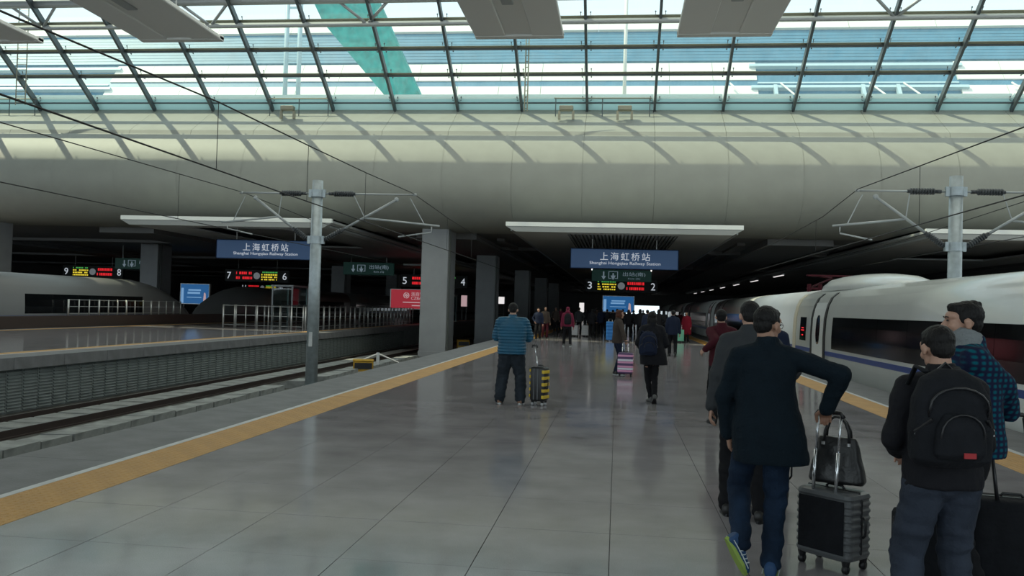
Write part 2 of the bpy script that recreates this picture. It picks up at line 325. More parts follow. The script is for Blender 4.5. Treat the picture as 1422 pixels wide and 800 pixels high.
# ---- the platform across the tracks on the left, and one more beyond
def side_platform(x0, x1, ya, detailed):
    b = MB(); b.box((x0, -12, -.30), (x1, 230, -.01), 'concrete'); b.box((x0+.25, -12, -1.45), (x1-.22, 230, -.30), 'wallc')
    b.box((x0+1.35, -12, -.01), (x1-1.35, 230, 0), 'granite_far')
    for a, c in ((x0+.95, x0+1.35), (x1-1.35, x1-.95)): b.box((a, -12, -.01), (c, 230, .004), 'tactile')
    for a, c in ((x0+.88, x0+.95), (x1-.95, x1-.88)): b.box((a, -12, -.01), (c, 230, .003), 'white_paint')
    b.box((x0, -12, -.01), (x0+.88, 230, 0), 'concrete'); b.box((x1-.88, -12, -.01), (x1, ya, 0), 'concrete'); b.box((x1-.88, 62 if detailed else ya, -.01), (x1, 230, 0), 'concrete')
    return structure('side_floor', b)
plat1 = side_platform(-27.3, -15.1, 14, True)
t = MB(); t.cbox((-.88, .006, -.31), (.02, 1.994, .0), .006); lipm = t.mesh('edge_slab', 'concrete')
for j in range(24): inst('edge_slab', lipm, plat1, (-15.1, 14+2*j, 0))
t = MB(); t.box((-.03, .01, -1.43), (.0, .59, -.33))
for k in range(13):
    z = -1.40+.083*k; t.add([(0, .04, z), (0, .56, z), (.05, .56, z+.02), (.05, .04, z+.02), (0, .04, z+.055), (0, .56, z+.055)], [(0,1,2,3),(3,2,5,4),(0,3,4),(1,5,2)])
lou = t.mesh('louvred_panel', 'wallc')
for j in range(78): inst('louvred_panel', lou, plat1, (-15.29, 14+.6*j, 0))
side_platform(-48.5, -36.3, 14, False); side_platform(15.1, 27.3, 14, False)
# ---- track bed, sleepers, rails, sloping cover stones
b = MB(); b.box((-90, -12, -1.75), (70, 240, -1.45)); bed = structure('track_bed', b, 'bed')
sl = MB(); sl.cbox((-.60, .02, 0), (.60, .80, .085), .012); slm = sl.mesh('track_slab', 'slabc')
for j in range(46): inst('track_slab', slm, bed, (-13.47, 14+.9*j, -1.45+random.uniform(-.008, .008)))
def track(xc, lab):
    t = empty('railway_track', (xc, 0, -1.45), label=lab, cat='track')
    for s in (-.72, .72):
        r = MB(); r.box((s-.11, -12, 0), (s+.11, 228, .03), 'rail'); r.box((s-.02, -12, .03), (s+.02, 228, .14), 'rail'); r.box((s-.037, -12, .14), (s+.037, 228, .176), 'rail'); r.box((s-.025, -12, .176), (s+.025, 228, .18), 'railtop')
        r.build('rail', None, t)
track(-13.47, 'pair of dark rails running below the louvred wall of the left platform')
track(-7.75, 'track hidden in the trench directly beside the near platform edge')
track(-29.05, 'track under the parked pale train beyond the left platform')
track(-34.6, 'farthest left track behind the parked pale train')
track(7.75, 'track under the white train at the right platform edge')
st = []
for wv in range(3):
    t = MB(); d = .01*wv
    t.add([(-1.05, .02, 0), (-1.03, .98, 0), (-.35, .975, .27+d), (-.38, .025, .27), (.35, .975, .31), (.35, .025, .31-d), (.35, .97, 0), (.35, .03, 0)], [(0,3,2,1),(3,5,4,2),(5,7,6,4),(0,7,5,3),(1,2,4,6),(0,1,6,7)])
    st.append(t.mesh('cover_stone', 'slabc'))
for j in range(34):
    if j in (15, 16, 18): continue
    inst('cover_stone', st[j % 3], bed, (-11.05, 12+j*1.0, -1.45+random.uniform(-.02, .015)), random.uniform(-.03, .03))
# ---- curved fascia, ledge, dark ceiling
prof = [(50.6, 13.42), (50.3, 13.2), (47.8, 11.55), (47.7, 11.3)]
bel = [(47.7, 11.3), (47.0, 10.7), (46.5, 9.9), (46.25, 9.1), (46.2, 8.3), (46.45, 7.5), (47.0, 6.85), (47.9, 6.4), (49.2, 6.12), (51.5, 6.1)]
b = MB(); b.box((-90, 50.6, 12.9), (70, 78, 13.35)); b.box((-90, 47.9, 6.6), (70, 50.6, 11.2)); b.box((-90, 50.2, 11.2), (70, 50.5, 12.9))
fas = structure('fascia', b, 'fascia')
PX0, PW = -2.06-3.87*14, 3.87
t = MB(); pr = prof
def strip(mb, pr, w_, g=.008):
    n = len(pr)
    v = [(g, y, z) for y, z in pr]+[(w_-g, y, z) for y, z in pr]; v += [(x, y+.08, z-.05) for x, y, z in v]
    f = [(k, k+1, n+k+1, n+k) for k in range(n-1)]+[(2*n+k, 3*n+k, 3*n+k+1, 2*n+k+1) for k in range(n-1)]+[(k, 2*n+k, 2*n+k+1, k+1) for k in range(n-1)]+[(n+k, n+k+1, 3*n+k+1, 3*n+k) for k in range(n-1)]
    mb.add(v, f)
strip(t, prof, PW); lm = t.mesh('ledge_panel', 'fascia')
t = MB(); strip(t, bel, PW, .006); t.f = t.f[:2*(len(bel)-1)]; t.m = t.m[:len(t.f)]; bm_ = t.mesh('belly_panel', 'fascia', True)
for k in range(28):
    inst('ledge_panel', lm, fas, (PX0+PW*k, 0, 0)); inst('belly_panel', bm_, fas, (PX0+PW*k, 0, 0))
b = MB(); b.box((-90, 51.4, 6.12), (70, 230, 6.6))
for x in (-10.7, 10.7, -32, 31.5, -53): b.box((x-1.9, 52.5, 5.75), (x+1.9, 228, 6.12)); b.box((x-3.2, 56, 5.95), (x-2.7, 228, 6.12)); b.box((x+2.7, 56, 5.95), (x+3.2, 228, 6.12))
for k in range(7): b.box((-90, 64+24*k, 5.9), (70, 65+24*k, 6.12))
structure('ceiling', b, 'ceiling')
b = MB(); b.box((-90, 228, -1.5), (-.5, 229, 6.6)); b.box((11, 228, -1.5), (70, 229, 6.6)); b.box((-.5, 228, 2.9), (11, 229, 6.6)); structure('wall_back', b, 'ceiling')
b = MB(); b.box((-91, 51.4, -1.5), (-90, 229, 13)); structure('wall_left', b, 'ceiling')
b = MB(); b.box((70, 51.4, -1.5), (71, 229, 13)); structure('wall_right', b, 'ceiling')
rf = empty('roof', (0, 0, 0)); tag(rf, kind='structure')
t = MB(); t.add([(.03, 48, 0), (3.97, 48, 0), (3.97, 75, 0), (.03, 75, 0)], [(0, 1, 2, 3)]); me = t.mesh('unseen_roof_sheet', 'fill_sheet')  # unseen translucent sheets, added to spread soft fill light over the floor
t = MB(); t.add([(.03, 0, 0), (3.97, 0, 0), (3.97, 48, 0), (.03, 48, 0)], [(0, 1, 2, 3)]); meb = t.mesh('unseen_roof_sheet', 'baffle')
meo = me.copy(); meo.materials.clear(); meo.materials.append(M['baffle'])
t = MB(); t.box((-.12, 0, -.35), (.12, 75, 0)); me2 = t.mesh('roof_beam', 'tube')
for k in range(40): inst('unseen_roof_sheet', me if k > 15 else meo, rf, (-90+4*k, -34, 20)); inst('unseen_roof_sheet', meb, rf, (-90+4*k, -34, 20)); inst('roof_beam', me2, rf, (-90+4*k, -34, 20))  # out of view; translucent and opaque zones laid out to steer the fill light
# ---- columns
def column(x, y, lab):
    c = empty('column', (x, y, -1.45), label=lab, cat='column', group='square columns between the tracks')
    b = MB(); b.cbox((-.8, 0, 0), (.8, 2.3, 7.58), .03); b.build('shaft', 'column', c)
    b = MB(); b.box((.8, .25, 0), (.84, .32, 7.56)); b.box((.8, .55, 0), (.84, .62, 7.56)); b.build('side_groove_strip', 'slat', c)
    b = MB(); b.cbox((-.84, -.04, 0), (.84, 2.34, .35), .02); b.build('plinth', 'column', c)
    return c
names = ['nearest, large and lit', 'second, behind the lit one', 'third, narrower and darker', 'fourth, deep in shade', 'fifth and farthest']
for k, y in enumerate((49.3, 69, 95.5, 119, 143)):
    column(-10.7, y, 'square grey column left of the platform, '+names[k])
    column((-39.4, -39.9, -32.0, -32.0, -32.0)[k], y+(0 if k else -1), 'square dark column beyond the parked train, '+names[k].replace(', large and lit', '').replace('the lit one', 'the nearest').split(',')[0])
# ---- glazed roof
ug = Vector((0, -.824, .566)); nrm = Vector((0, .566, .824)); G0 = Vector((0, 50.5, 13.42))
def gp(x, a, h=0): p = G0+ug*a+nrm*h; return Vector((x, p.y, p.z))
win = empty('window_1', (0, 50.5, 13.42)); tag(win, kind='structure'); bpy.context.view_layer.update()
def wch(o): o.matrix_parent_inverse = Matrix.Translation((0, -50.5, -13.42)); return o
KS = range(-10, 9); XM = {k: -2.06+3.87*k+(.05*k if k > 0 else 0) for k in KS}
RA = [.5, 2.57, 4.45, 6.36, 8.3, 10.6]
for k in KS:
    x = XM[k]; m_ = MB(); p, q = gp(x, 0), gp(x, 11)
    for (w_, h0, h1, mm) in ((.14, -.22, .12, 'darksteel'), (.03, .12, .2, 'purlin')):
        a_, c_ = gp(x, 0, h0), gp(x, 0, h1); d_, e_ = gp(x, 11, h0), gp(x, 11, h1)
        v = [Vector((z.x+s*w_/2, z.y, z.z)) for z in (a_, c_, d_, e_) for s in (-1, 1)]
        m_.add(v, [(0,1,3,2),(4,6,7,5),(0,2,6,4),(1,5,7,3),(0,4,5,1),(2,3,7,6)], mm)
    wch(m_.build('mullion', None, win))
for i, a in enumerate(RA[:5]):
    m_ = MB(); r = (.05, .055, .055, .14, .05)[i]
    m_.tube([gp(-42, a, -.2 if i == 3 else .0), gp(35, a, -.2 if i == 3 else .0)], r, 'tube' if i == 3 else 'darksteel', n=10)
    if i: p_ = gp(0, a, .16); m_.tube([gp(-42, a, .16), gp(35, a, .16)], .045, 'purlin', n=8); m_.box((-42, p_.y-.24, p_.z-.012), (35, p_.y+.20, p_.z+.015), 'purlin')
    wch(m_.build('purlin', None, win))
t = MB(); v = [gp(0, a, h) - Vector((0, 0, 0)) for a, h in ((-.1, .0), (.72, .1), (.72, .5), (-.1, .5))]
t.add([(x, p.y, p.z) for x in (.03, 3.84) for p in v], [(0,1,2,3),(7,6,5,4),(0,4,5,1),(1,5,6,2),(2,6,7,3),(3,7,4,0)]); fl = t.mesh('flashing_panel', 'frosted')
for k in list(KS)[:-1]: wch(inst('flashing_panel', fl, win, (XM[k], 0, 0)))
m_ = MB(); m_.tube([(-42, 44.2, 17.9), (35, 44.2, 17.9)], .24, n=12); wch(m_.build('truss_chord', 'tube', win, True))
for x in (-42.2, -33.13, -22.97, -13.95, -4.9, 4.3, 13.59, 22.6):
    for s in (-1, 1):
        m_ = MB(); m_.tube([gp(x, 6.36, -.2), (x+s*1.5, 44.2, 17.9)], .085, n=8); wch(m_.build('truss_strut', 'tube', win, True))
pm = {}
sp = MB()
for sx in (-1, 1):
    for sa in (-1, 1):
        p0 = Vector((0, 0, 0)); p1 = Vector((sx*.26, 0, 0))+ug*(sa*.13)-nrm*.03; p2 = p1+ug*(sa*.16)+nrm*.1
        sp.tube([p0, p1, p2], .02, n=5); sp.ell(p2, (.045,)*3, n=6)
spm = sp.mesh('spider_bracket', 'darksteel')
for k in list(KS)[:-1]:
    for i in range(5):
        wd = XM[k+1]-XM[k]; key = (round(wd, 2), i)
        if key not in pm:
            t = MB(); g = .02; o0 = Vector((XM[k], 0, 0))
            v = [gp(XM[k]+g, RA[i]+g, .24), gp(XM[k+1]-g, RA[i]+g, .24), gp(XM[k+1]-g, RA[i+1]-g, .24), gp(XM[k]+g, RA[i+1]-g, .24)]
            v = [p-o0 for p in v]; t.add(v, [(0, 1, 2, 3)]); pm[key] = t.mesh('pane', 'glass')
        wch(inst('pane', pm[key], win, (XM[k], 0, 0)))
for k in KS:
    for i, a in enumerate(RA[:4]): p = gp(XM[k], a, .12); wch(inst('spider_bracket', spm, win, p))
# ---- things on the ledge, ladders
def ladder(x, y, z0, z1, wd, lab):
    c = empty('ladder', (x, y, z0), label=lab, cat='ladder')
    for s in (0, wd): b = MB(); b.tube([(s, 0, 0), (s, 0, z1-z0)], .035, n=6); b.build('rail', 'purlin', c)
    k = 0
    while .15+.33*k < z1-z0: b = MB(); b.tube([(0, 0, .15+.33*k), (wd, 0, .15+.33*k)], .02, n=5); b.build('rung', 'purlin', c); k += 1
ladder(-36.2, 47.2, 12.9, 19.0, .62, 'narrow metal ladder hanging before the glazing at far left')
ladder(-5.42, 47.2, 12.55, 18.8, .16, 'slim twin-pole ladder in front of the glazing below the middle baffle')
for x0, x1, lab in ((-21.35, -17.48, 'low maintenance rail on the ledge under the outside twin post'), (-3.96, 1.66, 'low maintenance rail on the ledge right of the twin-pole ladder'), (-40.3, -36.6, 'low maintenance rail on the ledge by the far left ladder')):
    c = empty('maintenance_rail', (x0, 49.6, 13.0), label=lab, cat='rail'); b = MB(); b.tube([(0, 0, .86), (x1-x0, 0, .86)], .04, n=8); b.build('top_bar', 'purlin', c)
    for s in (.1, (x1-x0)/2, x1-x0-.1): b = MB(); b.tube([(s, 0, -.2), (s, 0, .86)], .03, n=6); b.build('post', 'darksteel', c)
for x, lab in ((-19.9, 'dark floodlight box on the ledge under the twin post'), (-3.2, 'dark floodlight box on the ledge by the ladder'), (.14, 'dark floodlight box on the ledge before the white pole')):
    c = empty('floodlight', (x, 49.05, 12.5), label=lab, cat='lamp'); b = MB(); b.cbox((-.4, -.2, .5), (.4, .2, .78), .04); b.build('housing', 'purlin', c)
    for s in (-.4, .4): b = MB(); b.box((s-.07, -.05, 0), (s+.07, .1, .5)); b.build('bracket', 'purlin', c)
# ---- suspended baffles
for x0, x1, lab in ((-5.6, -2.25, 'long pale ceiling baffle over the platform, left of the pair'), (1.93, 5.33, 'long pale ceiling baffle over the platform, right of the pair'), (-19.1, -15.7, 'long pale ceiling baffle over the left platform, its nearer one'), (-26.9, -23.4, 'long pale ceiling baffle at the top left corner'), (15.9, 19.3, 'long pale ceiling baffle high above the white train'), (23.3, 26.7, 'long pale ceiling baffle over the farthest right')):
    c = empty('ceiling_baffle', ((x0+x1)/2, 32, 11.8), label=lab, cat='baffle', group='long pale baffles hung from the roof'); hw = (x1-x0)/2
    b = MB(); b.cbox((-hw, -50, 0), (-.5, 0, .16), .03); b.cbox((.5, -50, 0), (hw, 0, .16), .03); b.cbox((-.5, -50, .06), (.5, 0, .16), .02); b.build('panel', 'baffle', c)
    b = MB(); b.cbox((-hw, -.35, -.02), (hw, .0, .2), .02); b.build('end_trim', 'baffle', c)
    for s in (-hw+.4, hw-.4):
        for y in (-3, -20, -40): b = MB(); b.tube([(s, y, .15), (s, y, 8.2)], .03, n=6); b.build('hanger', 'tube', c)
    b = MB(); b.cbox((-.2, -5, .0), (.2, -3.6, .07), .02); b.build('light_fitting', 'tube', c)
# ---- building seen through the glass
fb = empty('terminal_building', (0, 75, 19.1), label='pale terminal roof slope of white and blue bands beyond the glass roof', cat='building'); fb.rotation_euler[0] = R(-35)   # the banded slope leans back
TZ = lambda z: (z-19.1)*1.56
def fch(name, mb, m=None): mb.v = [(x, y-75, TZ(z)) for x, y, z in mb.v]; return mb.build(name, m, fb)
b = MB(); b.box((-90, 75.2, 17), (70, 76, 26.0), 'fpale'); fch('wall', b)
XL, XR, XE = -49.4, 11.74, 28.54
def band(x0, x1, z0, z1, name='white_panel', m='fwhite', y=75, wd=3.85):
    n = max(1, round((x1-x0)/wd)); s = (x1-x0)/n
    t = MB(); t.box((.02, 0, 0), (s-.02, .25, TZ(z1)-TZ(z0))); me = t.mesh(name, m)
    for k in range(n): o = inst(name, me, fb, (x0+s*k, y-75, TZ(z0)))
band(XL, XR, 19.7, 21.1); band(XE, 66, 19.7, 21.1); band(XL, XR, 21.6, 23.1); band(XE, 66, 21.6, 23.1)
band(-86, 66, 26.0, 26.7, y=74.7, wd=7.7)
b = MB()
for k in range(10): z = 23.25+.28*k; b.box((-86, 74.95, z), (66, 75.2, z+.25))
fch('roof_louvres', b, 'fblue')
b = MB(); b.box((-86, 75.1, 21.1), (66, 75.25, 21.6)); fch('blue_band', b, 'fblue')
for x0, x1 in ((-86, XL), (XR, XE)):
    b = MB(); b.box((x0, 75.15, 19.7), (x1, 75.25, 23.1)); fch('recessed_glazing', b, 'fblue')
    for z in (22.6, 20.75):
        b = MB(); b.box((x0-.6, 74.75, z), (x1+.6, 75.2, z+.2)); fch('sun_shelf', b, 'fpale')
    b = MB(); b.box((x0, 75.0, 19.9), (x1, 75.16, 20.0)); b.box((x0, 75.0, 21.3), (x1, 75.16, 21.4)); fch('transom', b, 'fpale')
for x in (9.3, 13.6, 21, 23.8, 32.5):
    b = MB(); b.tube([(x, 74.6, 21.0), (x+1.3, 74.0, 19.2)], .07, n=6); fch('white_brace', b, 'fwhite')
for x in (13.0, 20.3, 23.2): b = MB(); b.box((x, 74.6, 19.9), (x+.3, 75, 20.9)); fch('bracket', b, 'fpale')
b = MB(); b.box((-60.5, 76, 26.8), (-57, 76.4, 28.2)); b.box((-56.6, 76, 26.8), (-56.1, 76.4, 28.6)); b.box((-48, 76, 26.6), (-46.8, 76.4, 27.3)); fch('red_roof_sign', b, 'pink')
c = empty('twin_post', (-24.1, 60, 13.35), label='pale twin lattice post standing outside behind the glass roof', cat='post')
for s in (-.5, .5): b = MB(); b.tube([(s, 0, 0), (s, 0, 12)], .17, n=10); b.build('post', 'fpale', c, True)
for k in range(9): b = MB(); b.box((-.4, -.03, .6+1.3*k), (.4, .03, .75+1.3*k)); b.build('batten', 'fpale', c)
b = MB(); b.tube([(0, 0, 0), (0, 0, 13)], .12, n=10); o = b.build('flag_pole', 'fwhite', None, True, (.1, 60, 13.35)); tag(o, 'slender white pole outside the glass roof', 'pole')
c = empty('covered_stair', (-20, 66, 13.35), label='teal net-wrapped sloping stair descending outside the glass roof', cat='stair')
b = MB(); b.add([(x, y, z) for y in (0, 1.2) for x, z in ((-5.2, 12.9), (.2, 12.9), (4.6, 3.8), (2.1, 3.8), (-4.0, 10.6))], [(0,4,3,2,1),(5,6,7,8,9),(0,1,6,5),(1,2,7,6),(2,3,8,7),(3,4,9,8),(4,0,5,9)]); b.build('safety_net', 'net', c)
b = MB(); b.tube([(2, .2, 6.2), (5.9, .2, 2.9)], .07, n=6); b.tube([(2.4, .2, 4.6), (5.6, .2, 1.7)], .07, n=6)
for k in range(8): b.tube([(2.2+.48*k, .2, 6.0-.4*k), (2.5+.44*k, .2, 4.5-.4*k)], .04, n=5)
b.build('handrail', 'fpale', c)
# ---- platform canopies
def canopy(x0, x1, lab, full):
    xc = (x0+x1)/2; h = (x1-x0)/2
    c = empty('platform_canopy', (xc, 44, 5.55), label=lab, cat='canopy')
    b = MB(); b.prism([(-h, .50), (h, .50), (h, .28), (-h, .28)], 0, .2); b.build('edge_lip', 'lip', c)
    b = MB(); b.prism([(-h, .27), (h, .27), (h-.5, .0), (-h+.5, 0)], .03, .3); b.build('fascia_board', 'canopy', c)
    b = MB()
    for s in (-1, 1): b.prism([(s*h, .48), (s*h, .28), (s*(h-.5), 0), (s*2.9, 0), (s*2.9, .1), (s*(h-.6), .1)], .2, 150)
    b.box((-h, .2, .4), (h, 150, .48)); b.box((-2.9, .3, 0), (2.9, 1.2, .1)); b.box((-2.9, 16, 0), (2.9, 150, .1)); b.build('soffit', 'canopy', c)
    if full:
        t = MB(); t.box((-.05, 1.2, .02), (.05, 16, .12)); me = t.mesh('slat', 'slat')
        for k in range(29): inst('slat', me, c, (-2.8+.2*k, 0, 0))
    for s in (-1, 1):
        b = MB(); b.tube([(s*(h-.25), .4, .1), (s*(h-.25), 150, .1)], .05, n=6); b.build('gutter_pipe', 'tube', c)
    return c
canopy(-5.85, 6.2, 'low canopy with pale edge and slatted soffit over the near platform', True)
canopy(-27.2, -15.2, 'low canopy with pale edge over the platform across the tracks', False)
canopy(14.9, 27.2, 'low canopy with pale edge behind the white train', False)
# ================================================================= OVERHEAD LINE
def mast(x, y, top, arms, lab):
    c = empty('catenary_mast', (x, y, -1.45), label=lab, cat='mast'); z = lambda v: v+1.45
    b = MB(); b.tube([(0, 0, 0), (0, 0, z(top))], [.215, .185], n=24); b.build('pole', 'steel', c, True)
    b = MB(); b.cbox((-.27, -.27, 0), (.27, .27, .12), .02); b.build('base_plate', 'steel', c)
    zt, zl = top-.46, top-2.1
    for zz in (zt, zl):
        b = MB(); b.tube([(0, 0, z(zz)-.13), (0, 0, z(zz)+.13)], .21, n=20); b.box((-.3, -.06, z(zz)-.14), (-.2, .06, z(zz)+.14)); b.box((.2, -.06, z(zz)-.14), (.3, .06, z(zz)+.14)); b.build('clamp', 'steel', c)
    for s, reach in arms:
        P = lambda d, v: (s*d, 0, z(v))
        b = MB(); b.tube([P(.22, zt), P(reach, zt)], .032, n=8); b.tube([P(reach, zt), P(reach+.12, zt)], .05, n=8); b.build('top_tube', 'tube', c, True)
        b = MB(); b.tube([P(.42, zt), P(.55, zt)], .06, n=10)
        for k in range(9): b.tube([P(.62+.08*k, zt), P(.66+.08*k, zt)], .10, n=12)
        b.tube([P(.55, zt), P(1.38, zt)], .055, n=10); b.build('insulator', 'insul', c, True)
        ox, oz = reach*.83, zt-.18; L = lambda t: P(.3+(ox-.3)*t, zl+(oz-zl)*t)
        b = MB(); b.tube([L(.25), L(1)], .045, n=8); b.ell(L(1), (.09, .05, .09), n=8); b.build('diagonal_tube', 'tube', c, True)
        b = MB(); b.tube([L(0), L(.28)], .06, n=10)
        for k in range(8): b.tube([L(.03+.028*k), L(.045+.028*k)], .095, n=12)
        b.build('lower_insulator', 'insul', c, True)
        b = MB(); b.tube([P(1.3, zt), L(.56)], .018, n=6); b.build('tie_rod', 'tube', c)
        b = MB(); p = L(.55); q = P(reach*1.28, zt-1.08); b.tube([p, q], .036, n=8); b.build('registration_tube', 'tube', c, True)
        b = MB(); b.tube([P(reach*.97, zt-.12), P(reach*1.12, zt-1.0)], .018, n=6); b.build('hanger_rod', 'tube', c)
        b = MB(); a0 = P(reach*1.2, zt-1.1); a1 = P(reach*1.2, zt-1.3); a2 = P(reach*.86, zt-1.48); b.tube([a0, a1, a2], .026, n=6); b.build('steady_arm', 'tube', c, True)
    b = MB(); b.cbox((-.06, -.24, 1.5), (.06, -.19, 2.0), .005); b.build('number_plate', 'white_paint', c)
mast(-10.6, 29.1, 5.9, ((1, 3.45), (-1, 2.75)), 'galvanised catenary mast standing left of the near platform')
mast(9.9, 26.8, 5.9, ((-1, 2.75), (1, 3.1)), 'galvanised catenary mast rising behind the white train')
def wires(x, mp, cz, ys, lab, y0=2, y1=60):
    c = empty('overhead_wire', (x, 0, 0), label=lab, cat='wire')
    b = MB(); b.tube([(0, y, z) for y, z in mp], .014, n=6); b.build('messenger_wire', 'wire', c)
    b = MB(); b.tube([(0, y0, cz), (0, y1, cz)], .014, n=6); b.build('contact_wire', 'wire', c)
    def mz(y):
        for (a, za), (d, zb) in zip(mp, mp[1:]):
            if a <= y <= d: return za+(zb-za)*(y-a)/(d-a)
    for y in ys: b = MB(); b.tube([(0, y, cz), (0, y, mz(y))], .007, n=5); b.build('dropper', 'wire', c)
wires(-7.1, [(1, 4.6), (5, 4.72), (9.3, 4.88), (14.35, 5.12), (19, 5.2), (23.3, 5.29), (28.8, 5.46), (35.5, 5.25), (45, 5.1), (60, 5.1)], 3.92, (8, 14.35, 18.8, 23.3, 35, 41), 'wires over the hidden track beside the near platform, left')
wires(-13.4, [(1, 5.05), (10, 5.22), (17, 5.33), (29.2, 5.46), (36, 5.2), (60, 5.2)], 4.04, (10, 16, 24.7, 36), 'wires over the visible track in the trench, far left')
wires(7.05, [(1, 4.9), (10, 4.98), (16, 5.08), (26.6, 5.46), (31, 5.1), (40, 4.9), (60, 4.9)], 3.87, (15, 21.3, 32), 'wires above the white train')
wires(12.6, [(1, 5.2), (14, 5.2), (26.8, 5.46), (40, 5.1), (60, 5.1)], 4.3, (22, 34), 'wires behind the right mast beyond the white train')
# ================================================================= TRAINS
HP = [(1.30, -1.05), (1.52, -.75), (1.62, -.2), (1.65, .3), (1.65, 1.0), (1.62, 1.55), (1.54, 1.95), (1.42, 2.2), (1.22, 2.38), (.9, 2.5), (.45, 2.58), (0, 2.6)]
def pz(z):
    for (a, za), (c, zc) in zip(HP, HP[1:]):
        if za <= z <= zc: return a+(c-a)*(z-za)/(zc-za)
def ring(y, sx=1, zt=1, zoff=0): 
    zb = -1.05; r = [(x*sx, y, zb+(z-zb)*zt+zoff) for x, z in HP]; return r+[(-a, b_, c_) for a, b_, c_ in r[-2::-1]]
def shell(mb, rs, m, caps=True):
    n = len(rs[0]); v = [p for r in rs for p in r]
    f = [(i*n+k, i*n+k+1, (i+1)*n+k+1, (i+1)*n+k) for i in range(len(rs)-1) for k in range(n-1)]+[(i*n+n-1, i*n, (i+1)*n, (i+1)*n+n-1) for i in range(len(rs)-1)]
    if caps: f += [tuple(range(n))[::-1], tuple((len(rs)-1)*n+k for k in range(n))]
    mb.add(v, f, m)
def band_on(c, s, y0, y1, zs, off, name, m, smooth=True):       # strip that follows the curved flank
    b = MB(); v = []; n = len(zs)
    for y in (y0, y1):
        for z in zs: v.append((s*(pz(z)+off), y, z))
    for y in (y0, y1):
        for z in zs: v.append((s*(pz(z)-.03), y, z))
    f = [(k, k+1, n+k+1, n+k) for k in range(n-1)]+[(k, 2*n+k, 2*n+k+1, k+1) for k in range(n-1)]+[(n+k, n+k+1, 3*n+k+1, 3*n+k) for k in range(n-1)]+[(0, n, 3*n, 2*n), (n-1, 3*n-1, 4*n-1, 2*n-1)]
    b.add(v, f); return b.build(name, m, c)
def car(root, y0, y1, s, doors, wins, nose=None):
    c = root
    b = MB(); rs = [ring(y0), ring(y1)]
    if nose: rs = rs+[ring(y1+nose*t, math.sqrt(max(0, 1-t**2.4))*.98+.02, 1-.62*t**1.5) for t in (.2, .4, .6, .75, .88, .95, 1)] if nose > 0 else [ring(y0+nose*t, math.sqrt(max(0, 1-t**2.4))*.98+.02, 1-.62*t**1.5) for t in (1, .95, .88, .75, .6, .4, .2)]+rs
    shell(b, rs, 'trainw' if s < 0 else 'trainshade'); b.build('car_body', None, c, True)
    zz = [.45, .58]
    band_on(c, s, y0, y1, zz, .006, 'blue_stripe', 'trainb')
    for a, d in wins:
        n = max(1, round((d-a)/2.1)); st_ = (d-a)/n
        for k in range(n): band_on(c, s, a+st_*k+.008, a+st_*(k+1)-.008, [.67, 1.0, 1.35, 1.60], .012, 'window_pane', 'trainblk')
    for yd in doors:
        zs = [-.3, 0, .3, .7, 1.0, 1.3, 1.55, 1.8, 2.0, 2.2, 2.36]
        dd = band_on(c, s, yd-.75, yd+.75, [-.1, .3, .7, 1.0, 1.3, 1.55, 1.85, 2.05], .018, 'door', 'trainw')
        for e in (-.86, .86): band_on(c, s, yd+e-.11, yd+e+.11, zs, .03, 'door_seal', 'rubber')
        b = MB(); b.cbox((-.012, -.26, -.45), (.02, .26, .45), .02); v2 = []
        b = MB(); N = 20
        ov = [(.26*math.copysign(abs(math.cos(t))**.7, math.cos(t)), .46*math.copysign(abs(math.sin(t))**.7, math.sin(t))) for t in [2*math.pi*k/N for k in range(N)]]
        b.add([(s*(pz(1.2+v_)+.02), yd+u, 1.2+v_) for u, v_ in ov]+[(s*(pz(1.2+v_*.85)+.034), yd+u*.8, 1.2+v_*.85) for u, v_ in ov], [(k, (k+1) % N, N+(k+1) % N, N+k) for k in range(N)]+[tuple(range(N, 2*N))]); o = b.build('door_window', 'trainblk', c)
    b = MB(); b.box((-1.3, y0+2, -1.25), (1.3, y1-2, -1.0)); b.build('underframe', 'blackp', c)
def windows_between(y0, y1): return [(y0, y1)]
tr = empty('high_speed_train', (7.93, 0, 0), label='white high-speed train with blue stripe at the right platform edge', cat='train')
car(tr, 4.0, 31.3, -1, (27.95,), [(6.5, 26.2)]); car(tr, 31.75, 57.0, -1, (54.3,), [(36.5, 52.6)]); car(tr, 57.5, 82.5, -1, (77.5, 60.2), [(62.5, 75.5)]); car(tr, 83, 108, -1, (86,), [(88, 106)]); car(tr, 108.5, 130, -1, (), [(110, 129)], 7)
band_on(tr, -1, 31.3, 31.75, [-.8, -.2, .3, 1, 1.55, 1.95, 2.2, 2.38], .02, 'gangway_seam', 'seam'); band_on(tr, -1, 57.0, 57.5, [-.8, -.2, .3, 1, 1.55, 1.95, 2.2, 2.38], .0, 'gangway_seam', 'rubber'); band_on(tr, -1, 82.5, 83, [-.8, -.2, .3, 1, 1.55, 1.95, 2.2, 2.38], .0, 'gangway_seam', 'rubber')
dp = band_on(tr, -1, 29.7, 30.6, [.8, 1.2, 1.58], .014, 'display_pane', 'trainblk')
b = MB()
for k, (z, w_) in enumerate(((1.22, .32), (1.14, .44), (.98, .2))): b.box((-pz(z)-.02, 30.15-w_/2, z-.02), (-pz(z)-.013, 30.15+w_/2, z+.02))
b.build('display_lettering', 'ledr', tr)
b = MB(); b.rings([(0, 28, 2.45, 1.1, 4.3, 2.6), (0, 28, 2.66, 1.05, 3.9, 2.6), (0, 28.2, 2.84, .9, 3.2, 2.4), (0, 28.4, 2.93, .6, 2.3, 2.2)], n=28); b.build('roof_fairing', 'trainw', tr, True)
pg = MB()
for s in (-.5, .5): pg.tube([(s, 35.0, 2.7), (s*.6, 31.8, 3.0), (s, 33.3, 3.12)], .035, n=6)
